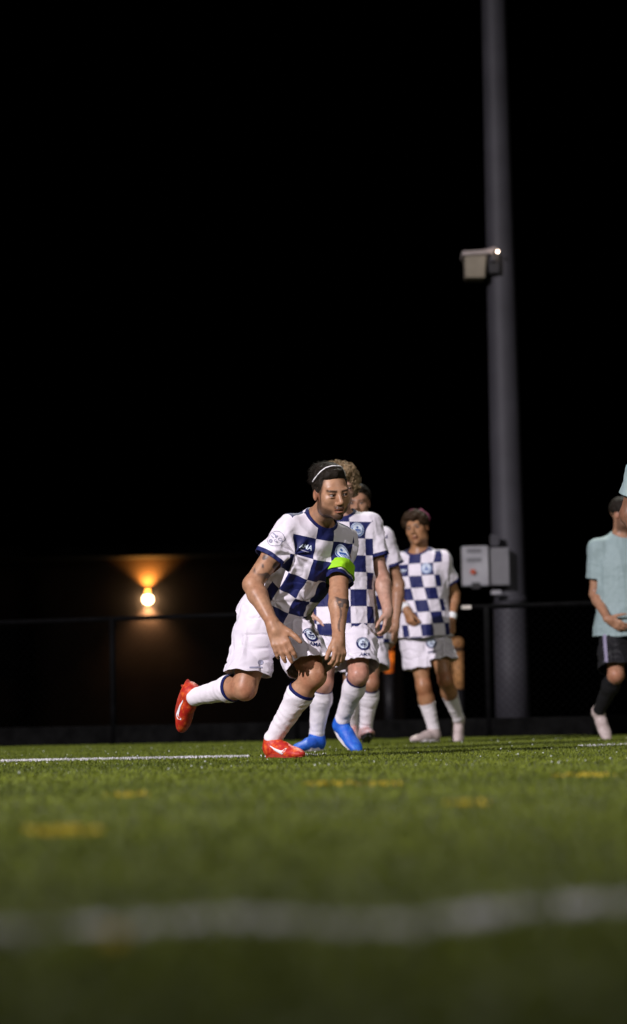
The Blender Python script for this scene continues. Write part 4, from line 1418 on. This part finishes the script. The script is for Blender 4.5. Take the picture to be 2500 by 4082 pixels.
# ------------------------------------------------------------------ curly blond player behind the captain
Y2 = 14.2
B = dict(name='curly', h=.005, g=1.0, hs=1.0, label='player with curly blond hair and blue boots, mostly hidden behind the captain', group=G,
         pv=p_(1362, 2462, Y2), nk=p_(1356, 2052, Y2), shL=p_(1466, 2098, Y2 + .02), shR=p_(1250, 2098, Y2 + .02),
         elL=p_(1520, 2298, Y2 + .02), wrL=p_(1546, 2432, Y2 - .12), elR=p_(1205, 2290, Y2 + .05), wrR=p_(1235, 2440, Y2 - .08),
         hiL=p_(1420, 2490, Y2), hiR=p_(1303, 2490, Y2), knL=p_(1430, 2690, Y2 - .27), anL=p_(1366, 2866, Y2 - .02),
         knR=p_(1288, 2722, Y2 - .13), anR=p_(1262, 2935, Y2 + .02),
         head=p_(1352, 1948, Y2 - .06), hax=head_axes(20, 5, 0), tone=(.42, .24, .175), haircol=(.12, .08, .04),
         boots=('boot_blue', 'sole_pale', None), slv=.62, loose=.030, ag=1.12, hem=-.17, row0=-.02, sq=.094, raglan=.03, short_len={'L': .84, 'R': .74}, flare=.120, sock_top=.10,
         fold=.016)
B['anR'][2] = .101
B['footR'] = (nrm((-.62, -.78, -.02)), (0, 0, 1))
B['footL'] = (nrm((.46, -.66, -.60)), nrm((.2, -.55, .8)))
B['handL'] = dict(A=(-.05, -.12, -1), T=(-.5, -.8, 0), N=(.8, -.5, 0), curl=(.45, .45, .5, .5), spread=.02, thumb=(.75, .55, -.3))
B['handR'] = dict(A=(.1, -.1, -1), T=(.5, -.8, 0), N=(-.8, -.5, 0), curl=(.4, .4, .45, .5), spread=.02)
iB = person(B); kit_prints(iB, .042)
shorts_prints(iB, p_(1445, 2570, Y2 - .22), (.1, -1, .1), (1, .1, 0), (0, 0, 1), .042)
ax, HP = B['hax'], iB['HP']
ops_l = [((0, -.020, .062), (.092, .100, .084), 0, 1), ((.07, -.01, .03), (.045, .07, .07), .03, 1), ((-.07, -.01, .03), (.045, .07, .07), .03, 1), ((0, .05, .105), (.07, .05, .035), .03, 1),
         ((0, .105, -.02), (.066, .055, .085), .015, -1)]
hV, hT, hN = hair_cap(HP, 1.0, ax, None, None, None, ops_l, .005, .016, 42)
# ringlets: small coils all over the crown
parts = [(hV, hT)]
for i in rng.choice(len(hV), 420):
    o_, n_ = hV[i], hN[i]; a_ = nrm(np.cross(n_, rng.normal(size=3))); b_ = np.cross(n_, a_); rr = .006 + .005 * rng.random(); m = MB()
    m.tube([o_ + n_ * (.002 + .016 * k / 9) + rr * (math.cos(k * 1.1) * a_ + math.sin(k * 1.1) * b_) for k in range(9)], .0023, 4)
    parts.append((np.array(m.v), to_tris(np.array([f for f in m.f if len(f) == 4]))))
V, T = join(parts); mesh_obj("hair", V - iB['base'], T, MAT['hair_blond'], iB['root'])

# ------------------------------------------------------------------ dark haired player further back
Y3 = 16.8
D = dict(name='third', h=.006, lg=.93, label='dark haired player almost wholly hidden behind the curly blond player', group=G,
         pv=p_(1440, 2500, Y3), nk=p_(1428, 2098, Y3), shL=p_(1528, 2142, Y3), shR=p_(1340, 2142, Y3), elL=p_(1590, 2330, Y3 + .05), wrL=p_(1576, 2492, Y3 - .04),
         elR=p_(1320, 2330, Y3), wrR=p_(1330, 2480, Y3 - .1), hiL=p_(1482, 2520, Y3), hiR=p_(1398, 2520, Y3), knL=p_(1478, 2724, Y3 - .18), anL=p_(1458, 2912, Y3),
         knR=p_(1402, 2735, Y3 + .05), anR=p_(1402, 2900, Y3 + .25), head=p_(1428, 2006, Y3 - .03), hax=head_axes(-8, 4, 0), tone=(.31, .165, .10), haircol=(.02, .014, .01),
         boots=('boot_pink', 'sole_black', None), slv=.60, loose=.034, hem=-.16, row0=.03, raglan=.03, short_len={'L': .70, 'R': .70}, flare=.130, sock_top=.10)
D['anL'][2] = .125; D['anR'][2] = .16
D['footL'] = (nrm((.05, -.96, .22)), (0, .2, 1)); D['footR'] = (nrm((.0, -.8, -.5)), (0, -.4, 1))
D['handL'] = dict(A=(-.08, -.05, -1), T=(-.6, -.8, 0), N=(.8, -.5, 0), curl=(.25, .3, .3, .35), spread=.03)
D['handR'] = dict(A=(.08, -.05, -1), T=(.6, -.8, 0), N=(-.8, -.5, 0))
iD = person(D)
ax, HP = D['hax'], iD['HP']
ops_dark = [((0, -.022, .052), (.084, .098, .080), 0, 1), ((0, .03, .10), (.062, .055, .028), .02, 1), ((0, .098, -.012), (.062, .050, .082), .012, -1), ((0, 0, -.09), (.12, .12, .06), .01, -1)]
hV, hT, hN = hair_cap(HP, 1.0, ax, None, None, None, ops_dark, .006, .008, 40)
mesh_obj("hair", hV - iD['base'], hT, MAT['hair_dark'], iD['root'])

# ------------------------------------------------------------------ player with taped wrists
Y4 = 18.2
E = dict(name='taped', h=.006, lg=.92, hs=1.04, label='player with white wrist tape and maroon headband walking, beside the light mast', group=G,
         pv=p_(1690, 2500, Y4), nk=p_(1672, 2200, Y4 - .02), shL=p_(1762, 2232, Y4 - .07), shR=p_(1606, 2240, Y4 + .06), elL=p_(1812, 2370, Y4 + .08), wrL=p_(1800, 2472, Y4 - .04),
         elR=p_(1582, 2352, Y4 + .05), wrR=p_(1622, 2432, Y4 - .16), hiL=p_(1733, 2530, Y4 + .02), hiR=p_(1655, 2532, Y4), knL=p_(1776, 2712, Y4 - .10), anL=p_(1826, 2862, Y4 + .20),
         knR=p_(1688, 2735, Y4 - .06), anR=p_(1728, 2918, Y4 + .02), head=p_(1663, 2106, Y4 - .06), hax=head_axes(-22, 2, -10), tone=(.33, .165, .082), haircol=(.03, .018, .01),
         boots=('boot_beige', 'sole_pale', None), slv=.62, loose=.030, hem=-.13, row0=-.03, sq=.086, raglan=.03, short_len={'L': .58, 'R': .66}, flare=.124, sock='sock_plain', sock_top=.40, fold=.012)
E['anR'][2] = .101
E['footR'] = (nrm((-.80, -.60, .0)), (0, 0, 1)); E['footL'] = (nrm((-.12, -.42, -.88)), nrm((-.1, -.9, .42)))
E['handL'] = dict(A=(-.05, -.2, -1), T=(-.8, -.5, 0), N=(.5, -.8, 0), curl=(.8, .85, .9, .9), spread=.0, thumb=(.8, .3, -.45))
E['handR'] = dict(A=(.25, -.2, -1), T=(.7, -.6, 0), N=(-.3, -1, 0), curl=(.8, .85, .9, .9), spread=.0, thumb=(.8, .3, -.45))
iE = person(E); kit_prints(iE, .042)
shorts_prints(iE, p_(1722, 2560, Y4 - .2), (.0, -1, .05), (1, .1, .1), (0, 0, 1), .040)
ax, HP = E['hax'], iE['HP']
ops_f = ops_dark[:2] + [((0, .055, .080), (.068, .045, .034), .02, 1), ((.06, .01, .05), (.036, .07, .045), .02, 1), ((-.06, .01, .05), (.036, .07, .045), .02, 1)] + [((0, .110, -.030), (.058, .060, .080), .012, -1), ((0, 0, -.09), (.12, .12, .06), .01, -1)]
hV, hT, hN = hair_cap(HP, E['hs'], ax, None, None, None, ops_f, .006, .014, 34)
mesh_obj("hair", hV - iE['base'], hT, MAT['hair_brown'], iE['root'])
bv = BVHTree.FromPolygons(hV.tolist(), hT.tolist()); rows = []
for w in (-.022, -.008, .008, .022):
    row = []
    for i in range(31):
        th = math.radians(-80 + 160 * i / 30); dl = math.sin(th) * ax[0] + math.cos(th) * nrm(ax[2] * .97 + ax[1] * .05)
        o_ = HP(0, -.035 + w, .02); hit = bv.ray_cast(Vector(o_ + dl * .3), Vector(-dl), .4)[0]
        row.append(np.array(hit) + dl * .004 if hit else o_ + dl * .095)
    rows.append(row)
V = np.array(rows).reshape(-1, 3)
o = mesh_obj("headband", V - iE['base'], [(r * 31 + i, r * 31 + i + 1, r * 31 + 32 + i, r * 31 + 31 + i) for r in range(3) for i in range(30)], MAT['maroon'], iE['root'])
m = o.modifiers.new("thick", 'SOLIDIFY'); m.thickness = .006; m.offset = 0
for sd in 'LR':
    el, wr = E['el' + sd], E['wr' + sd]; d = nrm(wr - el)
    MB().tube([wr - d * .055, wr - d * .05, wr - d * .012, wr - d * .006], [.036, .0375, .034, .032], 18).build("wrist_tape", MAT['tape'], iE['root'], True, rel=iE['base'])

# ------------------------------------------------------------------ opponent in mint at the right edge
Y5 = 17.6
H = dict(name='mint', h=.006, hs=1.0, label='opponent in mint jersey and black shorts walking at the right edge', group='opponents in mint jerseys',
         pv=p_(2492, 2500, Y5), nk=p_(2478, 2138, Y5), shR=p_(2386, 2186, Y5 - .02), shL=p_(2575, 2186, Y5 + .04), elR=p_(2372, 2368, Y5 + .02), wrR=p_(2422, 2466, Y5 - .20),
         elL=p_(2610, 2360, Y5), wrL=p_(2600, 2480, Y5 - .1), hiR=p_(2450, 2520, Y5), hiL=p_(2535, 2520, Y5), knR=p_(2456, 2690, Y5 - .22), anR=p_(2390, 2830, Y5 + .06),
         knL=p_(2545, 2735, Y5 - .05), anL=p_(2550, 2930, Y5 + .02), head=p_(2488, 2052, Y5 - .03), hax=head_axes(48, 3, 0), tone=(.33, .175, .105), haircol=(.015, .011, .008), beard=.8,
         boots=('boot_beige', 'sole_black', None), jersey='mint', shorts='black_cloth', sock='sock_black', slv=.66, slv_loose=.022, loose=.045, hem=-.10, short_len={'L': .86, 'R': .86}, flare=.130, sock_top=.10, fold=.010)
H['anL'][2] = .101
H['footR'] = (nrm((.25, -.40, -.88)), nrm((.1, -.9, .42))); H['footL'] = (nrm((.1, -1, 0)), (0, 0, 1))
H['handR'] = dict(A=(.75, -.25, -.5), T=(.3, -.3, .85), N=(-.2, -1, -.2), curl=(.25, .3, .35, .4), spread=.05)
H['handL'] = dict(A=(0, -.1, -1), T=(-.6, -.8, 0), N=(.8, -.5, 0))
iH = person(H)
ax, HP = H['hax'], iH['HP']
hV, hT, hN = hair_cap(HP, 1.0, ax, None, None, None, ops_dark, .006, .006, 40); mesh_obj("hair", hV - iH['base'], hT, MAT['hair_dark'], iH['root'])
# lilac side stripe of the shorts
c = p_(2416, 2570, Y5 - .1); rows = []
bv = BVHTree.FromPolygons(iH['pV'].tolist(), iH['pT'].tolist())
for i in range(12):
    row = []
    for k in range(3):
        o_ = p_(2414 + 7 * (k - 1) * 1.0 + i * .6, 2508 + 128 * i / 11, Y5 - .6); dr = nrm((.10 + .0 * k, 1, 0)); hit = bv.ray_cast(Vector(o_), Vector(dr), 1.5)[0]
        row.append(np.array(hit) - dr * .004 if hit else None)
    rows.append(row)
rows = [r for r in rows if all(q is not None for q in r)]
if len(rows) > 2:
    V = np.array(rows).reshape(-1, 3)
    o = mesh_obj("side_stripe", V - iH['base'], [(r * 3 + i, r * 3 + i + 1, r * 3 + 4 + i, r * 3 + 3 + i) for r in range(len(rows) - 1) for i in range(2)], MAT['lilac'], iH['shorts'])
    m = o.modifiers.new("thick", 'SOLIDIFY'); m.thickness = .002

# ------------------------------------------------------------------ second opponent: only the bent right arm reaches into the picture
Y6 = 12.4
K = dict(name='arm', h=.007, label='opponent standing past the right edge, only a mint sleeve and dark elbow in view', group='opponents in mint jerseys',
         pv=p_(2705, 2330, Y6), nk=p_(2705, 1850, Y6), shR=p_(2562, 1880, Y6), shL=p_(2842, 1880, Y6), ag=1.2, elR=p_(2508, 2052, Y6 + .05), wrR=p_(2640, 2190, Y6 - .16),
         elL=p_(2890, 2110, Y6), wrL=p_(2880, 2300, Y6 - .1), hiR=p_(2640, 2350, Y6), hiL=p_(2770, 2350, Y6), knR=p_(2640, 2680, Y6 - .06), anR=p_(2635, 2960, Y6 + .02),
         knL=p_(2780, 2680, Y6 - .06), anL=p_(2785, 2960, Y6 + .02), head=p_(2705, 1740, Y6 - .03), hax=head_axes(5, 3, 0), tone=(.17, .085, .05), haircol=(.015, .011, .008),
         boots=('boot_pink', 'sole_black', None), jersey='mint', shorts='black_cloth', sock='sock_black', slv=.60, slv_loose=.016, loose=.04, hem=-.12)
K['anL'][2] = K['anR'][2] = .101
K['footR'] = K['footL'] = (nrm((0, -1, 0)), (0, 0, 1))
K['handR'] = dict(A=(.8, -.2, -.5), T=(.2, -.6, .7), N=(-.3, -.8, -.3)); K['handL'] = dict(A=(0, -.1, -1), T=(-.6, -.8, 0), N=(.8, -.5, 0))
iK = person(K)
ax, HP = K['hax'], iK['HP']
hV, hT, hN = hair_cap(HP, 1.0, ax, None, None, None, ops_dark, .007, .006, 40); mesh_obj("hair", hV - iK['base'], hT, MAT['hair_dark'], iK['root'])
print("script", time.time() - T0)
